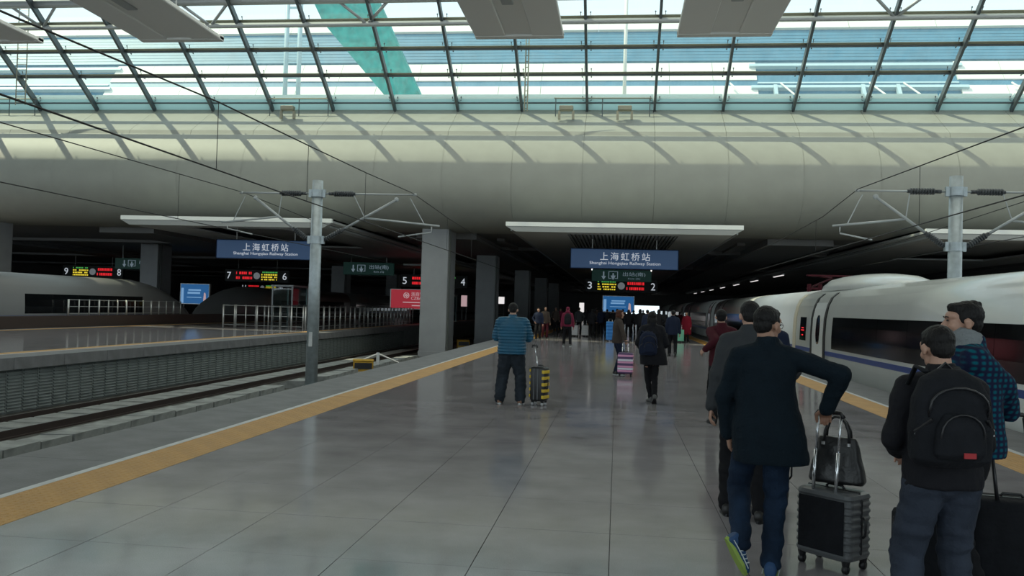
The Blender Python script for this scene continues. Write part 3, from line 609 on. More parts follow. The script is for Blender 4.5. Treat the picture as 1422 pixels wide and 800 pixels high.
pg.tube([(-.9, 33.3, 3.14), (.9, 33.3, 3.14)], .04, n=6); pg.tube([(-.9, 32.9, 3.12), (.9, 32.9, 3.12)], .04, n=6); pg.tube([(-.5, 35, 2.7), (.5, 35, 2.7)], .05, n=6)
for k in range(4): pg.tube([(-.6+.4*k, 34.2, 2.55), (-.6+.4*k, 34.2, 2.85)], .08, n=8)
pg.build('pantograph', 'maroon', tr)
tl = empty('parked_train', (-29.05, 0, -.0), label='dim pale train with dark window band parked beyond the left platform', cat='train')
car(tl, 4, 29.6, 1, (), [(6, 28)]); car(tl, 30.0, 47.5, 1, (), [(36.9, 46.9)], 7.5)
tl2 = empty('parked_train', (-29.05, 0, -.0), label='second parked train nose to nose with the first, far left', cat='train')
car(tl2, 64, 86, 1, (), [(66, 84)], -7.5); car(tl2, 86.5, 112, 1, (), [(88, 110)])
# ================================================================= SIGNS
def fit(body, wd, m, depth=.008, hmax=None, sp=1):
    me = text_mesh(body, 1, m, depth, spacing=sp); xs_ = [v.co.x for v in me.vertices]; zs_ = [v.co.z for v in me.vertices]
    sc_ = wd/(max(xs_)-min(xs_)); sz = sc_ if not hmax else hmax/(max(zs_)-min(zs_))
    me.transform(Matrix.Translation((-(max(xs_)+min(xs_))/2, 0, -(max(zs_)+min(zs_))/2))); me.transform(Matrix.Diagonal((sc_, 1, sz, 1))); return me
def station_sign(x0, x1, y, z0, z1, ztop, lab):
    xc, h = (x0+x1)/2, (x1-x0)/2; c = empty('station_sign', (xc, y, z0), label=lab, cat='sign'); H_ = z1-z0
    b = MB(); b.cbox((-h, 0, 0), (h, .22, H_), .02); b.build('panel', 'signblue', c)
    b = MB(); b.box((-h-.03, -.02, -.03), (-h, .24, H_+.03)); b.box((h, -.02, -.03), (h+.03, .24, H_+.03)); b.box((-h, -.02, H_), (h, .24, H_+.03)); b.box((-h, -.02, -.03), (h, .24, 0)); b.build('frame', 'navy', c)
    inst('chinese_name', fit('上海虹桥站', h*.93, 'letter', hmax=H_*.42, sp=1.35), c, (.05, -.015, H_*.63))
    inst('english_name', fit('Shanghai Hongqiao Railway Station', h*1.32, 'letter', hmax=H_*.2), c, (.05, -.015, H_*.26))
    for s in (-.6*h, .6*h): b = MB(); b.tube([(s, .11, H_), (s, .11, ztop-z0)], .03, n=6); b.build('hanger_rod', 'tube', c)
station_sign(-2.65, 3.27, 48, 3.93, 5.0, 5.95, 'blue bilingual station name sign hanging over the near platform')
station_sign(-23.55, -17.6, 48, 4.03, 5.1, 5.95, 'blue bilingual station name sign behind the left mast')
def exit_sign(x0, x1, y, z0, z1, ztop, lab):
    xc, h = (x0+x1)/2, (x1-x0)/2; c = empty('exit_sign', (xc, y, z0), label=lab, cat='sign'); H_ = z1-z0
    b = MB(); b.cbox((-h, 0, 0), (h, .25, H_), .02); b.build('panel', 'signgreen', c)
    b = MB(); x = -h*.6; z = H_*.5; b.prism([(x-.05, z+.3), (x+.05, z+.3), (x+.05, z-.05), (x+.18, z-.05), (x, z-.33), (x-.18, z-.05), (x-.05, z-.05)], -.02, -.003); b.build('down_arrow', 'letterdim', c)
    b = MB(); x = -h*.28; w_ = .36
    for a, d in (((x-w_, z+.28), (x+w_, z+.32)), ((x-w_, z-.2), (x-w_+.05, z+.28)), ((x+w_-.05, z-.2), (x+w_, z+.28)), ((x-w_, z-.24), (x-.12, z-.2)), ((x+.12, z-.24), (x+w_, z-.2))): b.box((a[0], -.02, a[1]), (d[0], -.003, d[1]))
    b.prism([(x-.05, z+.18), (x+.05, z+.18), (x+.05, z), (x+.2, z), (x, z-.34), (x-.2, z), (x-.05, z)], -.02, -.003); b.build('exit_pictogram', 'letterdim', c)
    inst('chinese_exit', fit('出站(南)', h*.75, 'letterdim', hmax=H_*.4), c, (h*.42, -.012, H_*.62)); inst('english_exit', fit('Exit (S)', h*.4, 'letterdim', hmax=H_*.16), c, (h*.42, -.012, H_*.25))
    for s in (-.7*h, .7*h): b = MB(); b.tube([(s, .11, H_), (s, .11, ztop-z0)], .03, n=6); b.build('hanger_rod', 'tube', c)
    return c
es = exit_sign(-2.0, 2.53, 66, 3.8, 4.69, 5.58, 'green exit sign with arrow below the station name, near platform')
exit_sign(-23.69, -19.2, 72, 4.03, 5.1, 5.58, 'green exit sign with arrow hanging right of the left mast')
exit_sign(-44.87, -40.4, 72, 4.03, 5.0, 6.13, 'green exit sign with arrow at far left beside platform 8 board')
for x, lab in ((-1.95, 'small bright lamp at the left end of the near exit sign'), (2.45, 'small bright lamp at the right end of the near exit sign')):
    c = empty('spot_lamp', (x, 64.5, 4.55), label=lab, cat='lamp'); b = MB(); b.prism([(-.1, .3), (.1, .3), (.02, 0), (-.02, 0)], -.1, .1); b.build('glowing_cone', 'lamp', c); b = MB(); b.tube([(0, 0, .3), (0, 0, 1.0)], .02, n=6); b.build('stem', 'tube', c)
def led(c, x0, x1, z0, z1, rows, m0, name):
    b = MB(); rnd = random.Random(int(x0*100)); n = len(rows); b.box((x0-.03, -.008, z0-.02), (x1+.03, .02, z1+.02), 'boardblk')
    for i, mm in enumerate(rows):
        z = z1-(z1-z0)*(i+.5)/n; x = x0
        while x < x1-.1:
            w_ = rnd.uniform(.06, .2); w_ = min(w_, x1-x)
            if rnd.random() < .85: b.box((x, -.03, z-(z1-z0)/n*.27), (x+w_, -.006, z+(z1-z0)/n*.27), mm)
            x += w_+rnd.uniform(.03, .09)
    b.build(name, None, c)
def board(xa, xb, y, z0, z1, na, nb, red_first, lab, ztop=6.13):
    xc, h = (xa+xb)/2, (xb-xa)/2; c = empty('departure_board', (xc, y, z0), label=lab, cat='board'); H_ = z1-z0
    b = MB(); b.cbox((-h-.5, 0, 0), (h+.5, .4, H_), .03); b.build('housing', 'boardblk', c)
    for s, t in ((-h, na), (h, nb)):
        me = fit(t, .46 if len(t) < 2 else .66, 'letter', hmax=.76); inst('platform_number', me, c, (s, -.015, H_*.5))
    a, d = ('red_display', ['ledr', 'ledr']), ('yellow_display', ['ledg', 'ledy', 'ledy', 'ledy'])
    for (nm, rows), x0, x1 in ((a if red_first else d, -h+.85, -.55), (d if red_first else a, .55, h-.85)): led(c, x0, x1, H_*.12, H_*.9, rows, None, nm)
    b = MB(); b.tube([(0, -.04, H_*.5), (0, .0, H_*.5)], .38, n=24); b.build('clock_dial', 'clock', c)
    for s in (-h*.7, h*.7): b = MB(); b.tube([(s, .2, H_), (s, .2, ztop-z0)], .04, n=6); b.build('hanger_rod', 'tube', c)
board(-3.01, 3.76, 93, 3.5, 4.9, '3', '2', False, 'platform 3 and 2 departure board under the near exit sign', 5.58)
board(-23.5, -16.93, 93, 3.5, 4.9, '5', '4', True, 'platform 5 and 4 departure board partly behind the nearest column', 5.58)
board(-44.0, -37.4, 93, 3.6, 5.0, '7', '6', True, 'platform 7 and 6 departure board left of the left mast')
board(-64.0, -57.4, 93, 3.6, 5.0, '9', '8', False, 'platform 9 and 8 departure board at far left')
board(-68, -61, 150, 3.2, 4.4, '11', '10', True, 'small farther platform 11 and 10 board under the 7 and 6 board')
def advert(x0, x1, y, z0, z1, lab, legs):
    xc, h = (x0+x1)/2, (x1-x0)/2; c = empty('advert_screen', (xc, y, 0), label=lab, cat='screen'); H_ = z1-z0
    b = MB(); b.cbox((-h-.08, 0, z0-.08), (h+.08, .35, z1+.08), .03); b.build('case', 'post', c)
    b = MB(); b.box((-h, -.02, z0), (h, -.002, z1)); b.build('screen', 'adblue', c)
    b = MB(); b.box((-h*.45, -.03, z0+H_*.66), (h*.45, -.021, z0+H_*.74)); b.box((-h*.5, -.03, z0+H_*.5), (h*.4, -.021, z0+H_*.6)); b.box((-h*.55, -.03, z0+H_*.3), (h*.5, -.021, z0+H_*.34)); b.box((-h*.96, -.03, z0+H_*.02), (-h*.78, -.021, z0+H_*.8)); b.build('printed_lines', 'adwhite', c)
    b = MB(); x = h*.72; b.prism([(x-.14, z0+.02), (x+.17, z0+.02), (x+.12, z0+H_*.5), (x+.04, z0+H_*.58), (x-.06, z0+H_*.56), (x-.1, z0+H_*.3)], -.03, -.021); b.build('printed_figure', 'adpale', c)
    if legs:
        for s in (-h*.8, h*.8): b = MB(); b.box((s-.08, .1, 0), (s+.08, .26, z0)); b.build('leg', 'blackp', c)
advert(-1.4, 1.6, 85, 1.45, 2.95, 'lit blue advert screen above the crowd on the near platform', True)
advert(-42.8, -39.9, 80, 1.05, 2.95, 'lit blue advert screen beyond the parked trains', True)
rb = empty('advert_banner', (-16.9, 72, 0), label='red bank advert panel with white emblem beside the nearest column', cat='sign')
b = MB(); b.cbox((-2.55, 0, 1.15), (2.55, .3, 2.9), .02); b.build('case', 'post', rb)
b = MB(); b.box((-2.45, -.02, 1.23), (2.45, -.002, 2.84)); b.build('panel', 'adred', rb)
b = MB(); N = 24; cx, cz = -1.1, 2.35
for k in range(N):
    a0, a1 = 2*math.pi*k/N, 2*math.pi*(k+1)/N
    if k in (5, 17): continue
    b.prism([(cx+.26*math.cos(a0), cz+.26*math.sin(a0)), (cx+.26*math.cos(a1), cz+.26*math.sin(a1)), (cx+.19*math.cos(a1), cz+.19*math.sin(a1)), (cx+.19*math.cos(a0), cz+.19*math.sin(a0))], -.035, -.021)
b.prism([(cx-.16, cz-.02), (cx-.02, cz+.15), (cx+.05, cz+.08), (cx-.08, cz-.08)], -.035, -.021); b.prism([(cx+.16, cz+.02), (cx+.02, cz-.15), (cx-.05, cz-.08), (cx+.08, cz+.08)], -.035, -.021)
b.build('emblem', 'adpale', rb)
inst('chinese_name', fit('浙商银行', 1.45, 'adpale', hmax=.34), rb, (.05, -.03, 2.48)); inst('latin_name', fit('CZBANK', 1.45, 'adpale', hmax=.26), rb, (.05, -.03, 2.12))
b = MB(); b.box((-1.4, -.03, 1.72), (.9, -.021, 1.8)); b.box((-.6, -.03, 1.45), (.3, -.021, 1.53)); b.build('small_print', 'adpale', rb)
for s in (-2.2, 2.2): b = MB(); b.box((s-.06, .1, 0), (s+.06, .22, 1.15)); b.build('leg', 'blackp', rb)
# ---- distant lit things
for x, y, w_, z0, z1, lab, m in ((-15.9, 150, .9, .9, 3.6, 'lit white panel glowing between the second and third column', 'winlit'), (-16.6, 122, 1.0, 2.0, 3.0, 'lit white sign behind the head of the person in the blue down jacket', 'winlit'), (-8.2, 200, 1.1, .2, 3.0, 'narrow far lit opening left of the person with raspberry jacket', 'winlit'), (-1.9, 210, 1.4, 1.4, 3.4, 'small far lit window left of the near blue screen', 'winlit'), (-18.0, 100, .7, 1.5, 2.8, 'small lit notice beyond the gap right of the nearest column', 'adpale')):
    c = empty('light_box', (x, y, 0), label=lab, cat='light box'); b = MB(); b.cbox((-w_/2-.06, 0, z0-.06), (w_/2+.06, .3, z1+.06), .02); b.build('case', 'blackp', c)
    b = MB(); b.box((-w_/2, -.02, z0), (w_/2, -.003, z1)); b.build('glowing_face', m, c)
    for s in (-w_*.35, w_*.35): b = MB(); b.box((s-.04, .1, 0), (s+.04, .18, max(.1, z0-.05))); b.build('leg', 'blackp', c)
for k in range(7):
    c = empty('ceiling_light', (15.6, 84+15*k, 5.35), label=('nearest', 'second nearest', 'third', 'middle', 'third last', 'second last', 'farthest')[k]+' tube light in the row above the far side of the white train', cat='lamp', group='tube lights beyond the white train')
    b = MB(); b.cbox((-.12, 0, .06), (.12, 5, .2), .02); b.build('housing', 'tube', c); b = MB(); b.box((-.09, .1, .0), (.09, 4.9, .06)); b.build('tube', 'winlit', c)
for x0, x1, y, z, lab in ((-33.5, -29.2, 70, 5.15, 'pale slim light panel above the parked trains'), (-20.4, -17.3, 80, 5.3, 'pale slim light panel left of the nearest column top')):
    c = empty('ceiling_light', (x0, y, z), label=lab, cat='lamp'); b = MB(); b.cbox((0, 0, 0), (x1-x0, .6, .16), .03); b.build('panel', 'lip', c); b = MB(); b.tube([((x1-x0)/2, .3, .16), ((x1-x0)/2, .3, 5.95-z)], .03, n=6); b.build('stem', 'tube', c)
# ---- railings, booths, yellow boxes, low wall
def railing(x0, y0, x1, y1, n, z0, h, lab, panels=True):
    c = empty('railing', (x0, y0, z0), label=lab, cat='railing'); d = Vector((x1-x0, y1-y0, 0))
    for k in range(n):
        p = d*(k/(n-1)); b = MB(); b.tube([p, p+Vector((0, 0, h))], .035 if k % 3 else .055, n=8); b.build('post', 'post', c, True)
    for z in (h*.97, h*.55, h*.12): b = MB(); b.tube([Vector((0, 0, z)), d+Vector((0, 0, z))], .018, n=6); b.build('rail_bar', 'tube', c)
    return c
railing(-17.4, 46.5, -17.4, 72, 26, 0, 1.3, 'pale steel railing around stairs across the tracks, near side')
railing(-22.5, 47, -17.5, 46.4, 8, 0, 1.3, 'short pale steel railing end-on right of the left mast')
railing(-22.2, 48, -22.2, 74, 20, 0, 1.3, 'pale steel railing around stairs across the tracks, far side')
railing(-27.0, 39.5, -27.0, 50.5, 14, .58, .8, 'pale steel posts standing on the low brown wall')
b = MB(); b.cbox((-.12, 0, 0), (.12, 60, .58), .02); o = b.build('low_wall', 'brown', None, False, (-27.0, 30, 0)); tag(o, 'low dark brown wall along the far edge of the left platform', 'wall')
def booth(x0, x1, y0, y1, h, lab):
    c = empty('glass_booth', (x0, y0, 0), label=lab, cat='booth'); w_, d_ = x1-x0, y1-y0
    for x in (0, w_):
        for y in (0, d_): b = MB(); b.box((x-.05, y-.05, 0), (x+.05, y+.05, h)); b.build('corner_post', 'tube', c)
    for a, e in (((.05, 0, .1), (w_-.05, 0, h-.1)), ((w_, .05, .1), (w_, d_-.05, h-.1)), ((0, .05, .1), (0, d_-.05, h-.1))):
        b = MB(); b.add([a, (e[0], e[1], a[2]), e, (a[0], a[1], e[2])], [(0, 1, 2, 3)]); b.build('glass_pane', 'pane_booth', c)
    b = MB(); b.cbox((-.1, -.1, h), (w_+.1, d_+.1, h+.15), .02); b.build('roof_slab', 'tube', c)
booth(-25.0, -23.5, 60, 63, 2.6, 'glass lift booth left of the left mast'); booth(-14.9-2.6, -15.9, 80, 84, 2.5, 'glass lift booth glimpsed between the two nearest columns')
for y, lab in ((35.3, 'yellow and black box on the ground before the nearest column'), (59, 'yellow and black box on the ground between the two nearest columns')):
    c = empty('trackside_box', (-10.6, y, -1.45), label=lab, cat='box', rz=.3); b = MB(); b.cbox((-.42, -.35, 0), (.42, .35, .62), .04); b.build('body', 'yellow', c)
    b = MB(); b.cbox((-.44, -.37, .62), (.44, .37, .68), .02); b.build('lid', 'yellow', c); b = MB(); b.box((-.36, -.37, .3), (.36, -.352, .56)); b.build('black_panel', 'blackp', c); b = MB(); b.box((-.4, -.37, .05), (.4, -.352, .2)); b.build('pale_panel', 'seam', c)
c = empty('marker_frame', (-10.9, 38.6, -1.45), label='pale V-shaped marker frame on the ground left of the nearest column', cat='marker')
for s in (-1, 1): b = MB(); b.tube([(0, 0, .75), (s*.9, .3*s, .35)], .04, n=6); b.build('arm', 'post', c)
b = MB(); b.box((-.07, -.04, 0), (.07, .04, .8)); b.build('post', 'post', c)
# ================================================================= LUGGAGE
def rbox(mb, w_, d_, z0, z1, c=.04, n=28, e=7, ribs=0, amp=.006, m=None, steps=None):
    rs = [(0, 0, z0, w_/2-c, d_/2-c, e), (0, 0, z0+c*.35, w_/2-c*.25, d_/2-c*.25, e), (0, 0, z0+c, w_/2, d_/2, e)]
    if ribs:
        k = ribs*4
        for i in range(1, k): a = amp if (i % 4) in (2, 3) else 0; rs.append((0, 0, z0+c+(z1-z0-2*c)*i/k, w_/2-a, d_/2-a, e))
    rs += [(0, 0, z1-c, w_/2, d_/2, e), (0, 0, z1-c*.35, w_/2-c*.25, d_/2-c*.25, e), (0, 0, z1, w_/2-c, d_/2-c, e)]
    mb.rings(rs, n, m)
def suitcase(lab, x, y, rz, w_, d_, h, shell_m, grip_z, ribs=6, bands=None, lean=0, single=False, tubes='chrome', wheel='blackp', soft=False, n=28, group=None):
    c = empty('suitcase', (x, y, 0), R(rz), label=lab, cat='suitcase')
    if group: c['group'] = group
    z0 = .07
    b = MB(); rbox(b, w_, d_, z0, z0+h, .035, n, 7, 0 if soft else ribs, .007); b.build('shell', shell_m, c, not ribs or soft)
    b = MB()
    b.rings([(0, 0, z0+.015, w_/2-.02, .013, 8), (0, 0, z0+.05, w_/2+.004, .013, 8), (0, 0, z0+h-.05, w_/2+.004, .013, 8), (0, 0, z0+h+.004, w_/2-.02, .013, 8)], 20); b.build('zip_seam', 'blackp', c)
    if bands:
        k = len(bands)
        for i, mm in enumerate(bands):
            a = z0+.045+(h-.09)*i/k; e = z0+.045+(h-.09)*(i+1)/k-.006
            if mm: b = MB(); rbox(b, w_+.008, d_+.008, a, e, .004, n, 7); b.build('colour_band', mm, c)
    for sx in (-1, 1):
        for sy in (-1, 1):
            b = MB(); px, py = sx*(w_/2-.045), sy*(d_/2-.04)
            b.tube([(px-.014, py, .028), (px+.014, py, .028)], .028, n=14); b.build('wheel', wheel, c, True)
            b = MB(); b.tube([(px, py, .045), (px, py, .085)], [.022, .03], n=8); b.build('caster', 'blackp', c)
    ys = -d_/2+.03
    for sx in ((0,) if single else (-1, 1)):
        px = sx*w_*.2; b = MB(); zt = z0+h; b.tube([(px, ys, zt-.04), (px+lean*.5, ys, (zt+grip_z)/2)], .0115, n=10); b.tube([(px+lean*.5, ys, (zt+grip_z)/2-.02), (px+lean, ys, grip_z-.02)], .0085, n=10); b.build('handle_tube', tubes, c, True)
    b = MB(); g = .05 if single else w_*.2+.02; b.tube([(-g+lean, ys, grip_z-.03), (-g*.8+lean, ys, grip_z), (g*.8+lean, ys, grip_z), (g+lean, ys, grip_z-.03)], .014, n=10, sq=1.2); b.build('grip', 'blackp', c, True)
    b = MB(); b.tube([(-.07, .02, z0+h-.005), (-.05, .02, z0+h+.022), (.05, .02, z0+h+.022), (.07, .02, z0+h-.005)], .009, n=8); b.build('carry_handle', 'blackp', c, True)
    b = MB(); b.tube([(w_/2+.004, .01, z0+h*.35), (w_/2+.022, .01, z0+h*.4), (w_/2+.022, .01, z0+h*.6), (w_/2+.004, .01, z0+h*.65)], .008, n=8); b.build('side_handle', 'blackp', c, True)
    return c
sA = suitcase('black ribbed hard suitcase with extended chrome handle, in the foreground', 1.455, 5.93, -46, .41, .28, .44, 'sgrey', 1.02, ribs=8, lean=.03)
b = MB(); b.box((.206, .06, .28), (.214, .075, .325)); b.build('zip_pull', 'zip', sA)
b = MB(); rbox(b, .33, .01, .12, .46, .003, 20, 9); o = b.build('back_panel', 'blackf', sA); o.location = (0, -.143, 0)
suitcase('black suitcase half hidden behind the legs of the person in dark coat', 1.27, 7.5, -10, .40, .26, .56, 'blackp', 1.0, soft=True, tubes='blackp')
sG = suitcase('small black suitcase edged with yellow stripes beside the blue down jacket', -1.27, 14.45, -22, .27, .20, .58, 'blackp', 1.0, bands=[None], single=True, ribs=0, lean=-.07, wheel='ssil')
sG.children[2]  # keep order explicit
for k in range(5):
    b = MB(); z = .12+.105*k; b.cbox((.09, -.105, z), (.141, .105, z+.055), .006); b.build('yellow_stripe', 'syel', sG)
    b = MB(); b.cbox((-.141, -.105, z+.02), (-.12, .105, z+.07), .005); b.build('yellow_stripe', 'syel', sG)
b = MB()
for s in (-.05, .02): b.box((s-.008, -.107, .1), (s+.008, -.1, .62))
b.build('front_groove', 'sgrey', sG)
suitcase('pink and pale striped suitcase held by the brown-haired woman', .24, 21.5, -6, .37, .24, .52, 'slil', .86, ribs=0, bands=['spink', 'swhite', 'spink', 'slil', 'spink', 'swhite', 'slil', 'spink'])
suitcase('mint green suitcase standing beside the long crimson coat', 3.3, 46.2, 10, .48, .28, .62, 'sgreen', .95, ribs=5, n=20)
suitcase('tall bright blue suitcase left of the woman with brown hair', -.33, 44.5, 5, .42, .3, .95, 'sblue', 1.15, ribs=5, n=20)
suitcase('pale silver suitcase near the raspberry jacket, its left one', -2.45, 50.5, 0, .42, .26, .6, 'ssil', 1.0, ribs=5, n=20)
suitcase('pale silver suitcase near the raspberry jacket, its right one', -1.85, 50.8, 0, .42, .26, .6, 'ssil', 1.0, ribs=5, n=20)
suitcase('large soft black suitcase at the right edge under the plaid sleeve', 2.47, 5.70, -12, .50, .28, .48, 'blackf', 1.08, soft=True, tubes='blackp', lean=-.07)
suitcase('black suitcase standing in front of the black backpack wearer\'s legs', 1.72, 5.0, -8, .33, .22, .52, 'blackf', .66, soft=True, tubes='blackp')
# handbag on the foreground suitcase
hb = empty('handbag', (1.48, 5.95, .545), R(-25), label='black leather handbag resting on top of the ribbed suitcase', cat='bag')
b = MB(); b.rings([(0, 0, 0, .17, .075, 4), (0, 0, .02, .18, .085, 4), (0, 0, .12, .165, .075, 3.4), (0, 0, .24, .135, .05, 3), (0, 0, .30, .115, .025, 3)], 32)
o = bpy.data.objects.new('bag_body', organic(b, .008, 3, lambda co: .006*noise.noise(Vector((co.x*14, co.y*14, co.z*9))), 'bag_body', 'leather')); COL.objects.link(o); o.parent = hb
for s in (-.035, .035):
    b = MB(); b.tube([(-.08, s, .25), (-.075, s, .34), (-.05, s*.6, .41), (-.02, s*.3, .435), (.02, s*.3, .43), (.05, s*.6, .40), (.075, s, .34), (.08, s, .25)], .009, n=8); b.build('handle', 'leather', hb, True)
for s in (-.08, .08): b = MB(); b.tube([(s, -.055, .25), (s, -.055, .27)], .012, n=10); b.build('ring', 'zip', hb)
# ================================================================= PEOPLE
def ik(a, t, l1, l2, hint):
    a, t, hint = Vector(a), Vector(t), Vector(hint); d = t-a; L = min(d.length, (l1+l2)*.999); d.normalize(); t = a+d*L
    x = (l1*l1-l2*l2+L*L)/(2*L); h = math.sqrt(max(0, l1*l1-x*x)); n = hint-d*hint.dot(d)
    n = n.normalized() if n.length > 1e-4 else Vector((0, 1, 0)); return a+d*x+n*h, t
def hand(mb, wr, d, n, side, curl=35, thick=1):
    d = Vector(d).normalized(); n = Vector(n); n = (n-d*n.dot(d)).normalized(); a = d.cross(n).normalized()*side   # a: towards the thumb
    ends = []
    for k, (o, L, pl) in enumerate(((.030, .072, .088), (.010, .080, .092), (-.010, .075, .088), (-.029, .060, .080))):
        p = wr+a*o+d*pl; mb.cap(wr+a*o*.55+d*.01, p, .0165*thick, .0115*thick, 8); q = p; ang = 0; r0 = .0098*thick
        for j, fr in enumerate((.45, .30, .25)):
            ang += R(curl*(1, 1, .8)[j]); dd = d*math.cos(ang)+n*math.sin(ang); e = q+dd*L*fr; mb.cap(q, e, r0, r0-.0010, 8); q = e; r0 -= .0008
        ends.append(q)
    p0 = wr+a*.022+d*.018; p1 = p0+(a*.9+d*.55+n*.35).normalized()*.042; p2 = p1+(d*.8+n*.55+a*.1).normalized()*.030; p3 = p2+(d*.75+n*.8-a*.2).normalized()*.024
    mb.cap(p0, p1, .0165*thick, .0125*thick, 8); mb.cap(p1, p2, .0125*thick, .0108*thick, 8); mb.cap(p2, p3, .0108*thick, .0095*thick, 8)
SHOES = {}
def shoe(m, msole, near, trim=None):
    k = (m, msole, near, trim)
    if k in SHOES: return SHOES[k]
    u = MB(); u.rings([(0, .045, -.075, .030, .035, 2.4), (0, .05, -.06, .040, .050, 2.4), (0, .055, -.02, .042, .055, 2.4), (0, .05, .03, .043, .045, 2.4), (0, .036, .09, .048, .032, 2.4), (0, .030, .15, .047, .026, 2.4), (0, .026, .185, .034, .020, 2.4), (0, .024, .2, .015, .012, 2.4)], 16)
    u.v = [(x, z, y) for x, y, z in u.v]; u.ell((0, -.02, .09), (.040, .045, .03), n=10)
    if near: me = organic(u, .007, 3, None, 'upper', m)
    else: me = u.mesh('upper', m, True)
    s = MB(); out = [(math.copysign(1, math.cos(t))*abs(math.cos(t))**.8*(.050 if math.sin(t) > 0 else .040), .062+.145*math.sin(t)) for t in [2*math.pi*i/16 for i in range(16)]]
    s.prism(out, 0, .022, ax='z'); ms = s.mesh('sole', msole)
    mt = None
    if trim:
        t = MB()
        for sx in (-1, 1):
            for j in range(4): t.tube([(sx*.047, .02+.03*j, .03), (sx*.044, .035+.03*j, .055), (sx*.028, .04+.028*j, .078-.008*j)], .0035, n=5)
            t.tube([(sx*.049, -.06, .03), (sx*.051, .05, .034), (sx*.05, .15, .03)], .0035, n=5)
        mt = t.mesh('trim', trim)
    SHOES[k] = (me, ms, mt); return SHOES[k]
def person(lab, x, y, rz, H, fit_, handR=None, handL=None, elbR=(.6, -.5, 0), elbL=(-.6, -.5, 0), footL=(-.10, 0, .085, 0), footR=(.10, 0, .085, 0), lean=(0, .02), yaw=0, nod=0, near=1, curlR=30, curlL=30, hdirR=None, hdirL=None, hipx=0, group=None, skin='skin'):
    sc_ = H/1.72; T = Matrix.Translation((x, y, 0)) @ Matrix.Rotation(R(rz), 4, 'Z') @ Matrix.Scale(sc_, 4); Ti = T.inverted()
    vx = {2: .005, 1: .009, 0: .018}[near]; cv = {2: .010, 1: .013, 0: .022}[near]; N = {2: 12, 1: 10, 0: 8}[near]
    c = lambda z: Vector((hipx*(1.47-z)/.54 if z > .93 else hipx, 0, z))+Vector((lean[0], lean[1], 0))*max(0, (z-.93)/.54)
    sh = {s: c(1.39)+Vector((s*fit_.get('sw', .185), -.01, 0)) for s in (-1, 1)}
    hd = {}
    for s, h in ((1, handR), (-1, handL)): hd[s] = (Ti @ Vector(h)) if (h and len(h) == 3 and not isinstance(h, list)) else Vector(h) if h else Vector((s*.27, .05, .83))
    el = {}
    for s, e in ((1, elbR), (-1, elbL)): el[s], hd[s] = ik(sh[s], hd[s], .29, .26, e)
    hip = {s: Vector((hipx+s*.09, 0, .90)) for s in (-1, 1)}; ft = {-1: footL, 1: footR}; kn = {}; an = {}
    for s in (-1, 1): kn[s], an[s] = ik(hip[s], ft[s][:3], .43, .42, (s*.12, 1, 0))
    hc = c(1.47)+Vector((0, .025, .135)); Mh = Matrix.Rotation(R(yaw), 3, 'Z') @ Matrix.Rotation(R(-nod), 3, 'X')
    hp = lambda p: hc+Mh @ Vector(p)
    # body, one continuous skin
    b = MB(); E = lambda p, r, n=14: b.ell(hp(p), r, n=n, mt=Mh)
    E((0, -.012, .028), (.076, .094, .092), 18); E((0, .040, -.012), (.060, .055, .085)); E((0, .034, -.056), (.054, .054, .056)); E((0, .074, -.088), (.026, .022, .022)); E((0, .060, .038), (.060, .038, .034))
    b.cap(hp((0, .088, .018)), hp((0, .113, -.020)), .0095, .0145, 8); E((.014, .100, -.026), (.010, .010, .009), 8); E((-.014, .100, -.026), (.010, .010, .009), 8)
    E((0, .092, -.050), (.024, .010, .008), 8); E((0, .089, -.063), (.021, .010, .008), 8); E((.038, .070, -.022), (.022, .02, .024), 8); E((-.038, .070, -.022), (.022, .02, .024), 8)
    E((0, .090, .030), (.044, .012, .010), 8)
    for s in (-1, 1): E((s*.078, -.008, -.008), (.010, .021, .033), 10); E((s*.082, -.004, .004), (.010, .022, .018), 8)
    b.cap(hp((0, -.022, -.05)), c(1.46)+Vector((0, -.02, 0)), .052, .062, 14)
    b.rings([(c(z).x, c(z).y, z, rx, ry) for z, rx, ry in ((.84, .13, .09), (.95, .155, .11), (1.08, .135, .095), (1.25, .16, .11), (1.38, .17, .10), (1.45, .09, .07), (1.49, .055, .05))], 18)
    for s in (-1, 1):
        b.chain([c(1.40)+Vector((s*.1, -.01, 0)), sh[s], el[s], hd[s]], [.06, .052, .038, .027], N)
        b.chain([hip[s], kn[s], an[s]], [.085, .052, .036], N); b.cap(an[s], an[s]+Vector((0, .07, -.04)) if ft[s][3] < 20 else an[s]+Vector((0, .02, -.09)), .034, .026, N)
        d = (hd[s]-el[s]).normalized(); hdir = hdirR if s > 0 else hdirL; dn = (Vector(hdir) if hdir else d); pn = Vector((-s, .15, 0)) if abs(dn.z) > .5 else Vector((0, 0, -1)) if hdir is None else Vector((0, -.3, -1))
        hand(b, hd[s], dn, pn, s, curlR if s > 0 else curlL, 1.0 if near else 1.25)
    me = organic(b, vx, 2, None, 'person', skin); me.transform(Matrix.Scale(sc_, 4))
    o = bpy.data.objects.new('person', me); COL.objects.link(o); o.location = (x, y, 0); o.rotation_euler[2] = R(rz); tag(o, lab, 'person', group)
    def ch(name, me_): me_.transform(Matrix.Scale(sc_, 4)); k = bpy.data.objects.new(name, me_); COL.objects.link(k); k.parent = o; return k
    # face
    if near:
        b = MB()
        for s in (-1, 1): b.ell(hp((s*.030, .0925, .012)), (.0125, .006, .0055), n=10, mt=Mh)
        ch('eyes', b.mesh('eyes', 'eye', True)); b = MB()
        for s in (-1, 1): b.tube([hp((s*.014, .101, .031)), hp((s*.030, .100, .036)), hp((s*.046, .090, .032))], .0032, n=6)
        ch('eyebrows', b.mesh('eyebrows', 'hair', True)); b = MB(); b.ell(hp((0, .0985, -.0565)), (.022, .0065, .0055), n=10, mt=Mh); ch('lips', b.mesh('lips', 'lips', True))
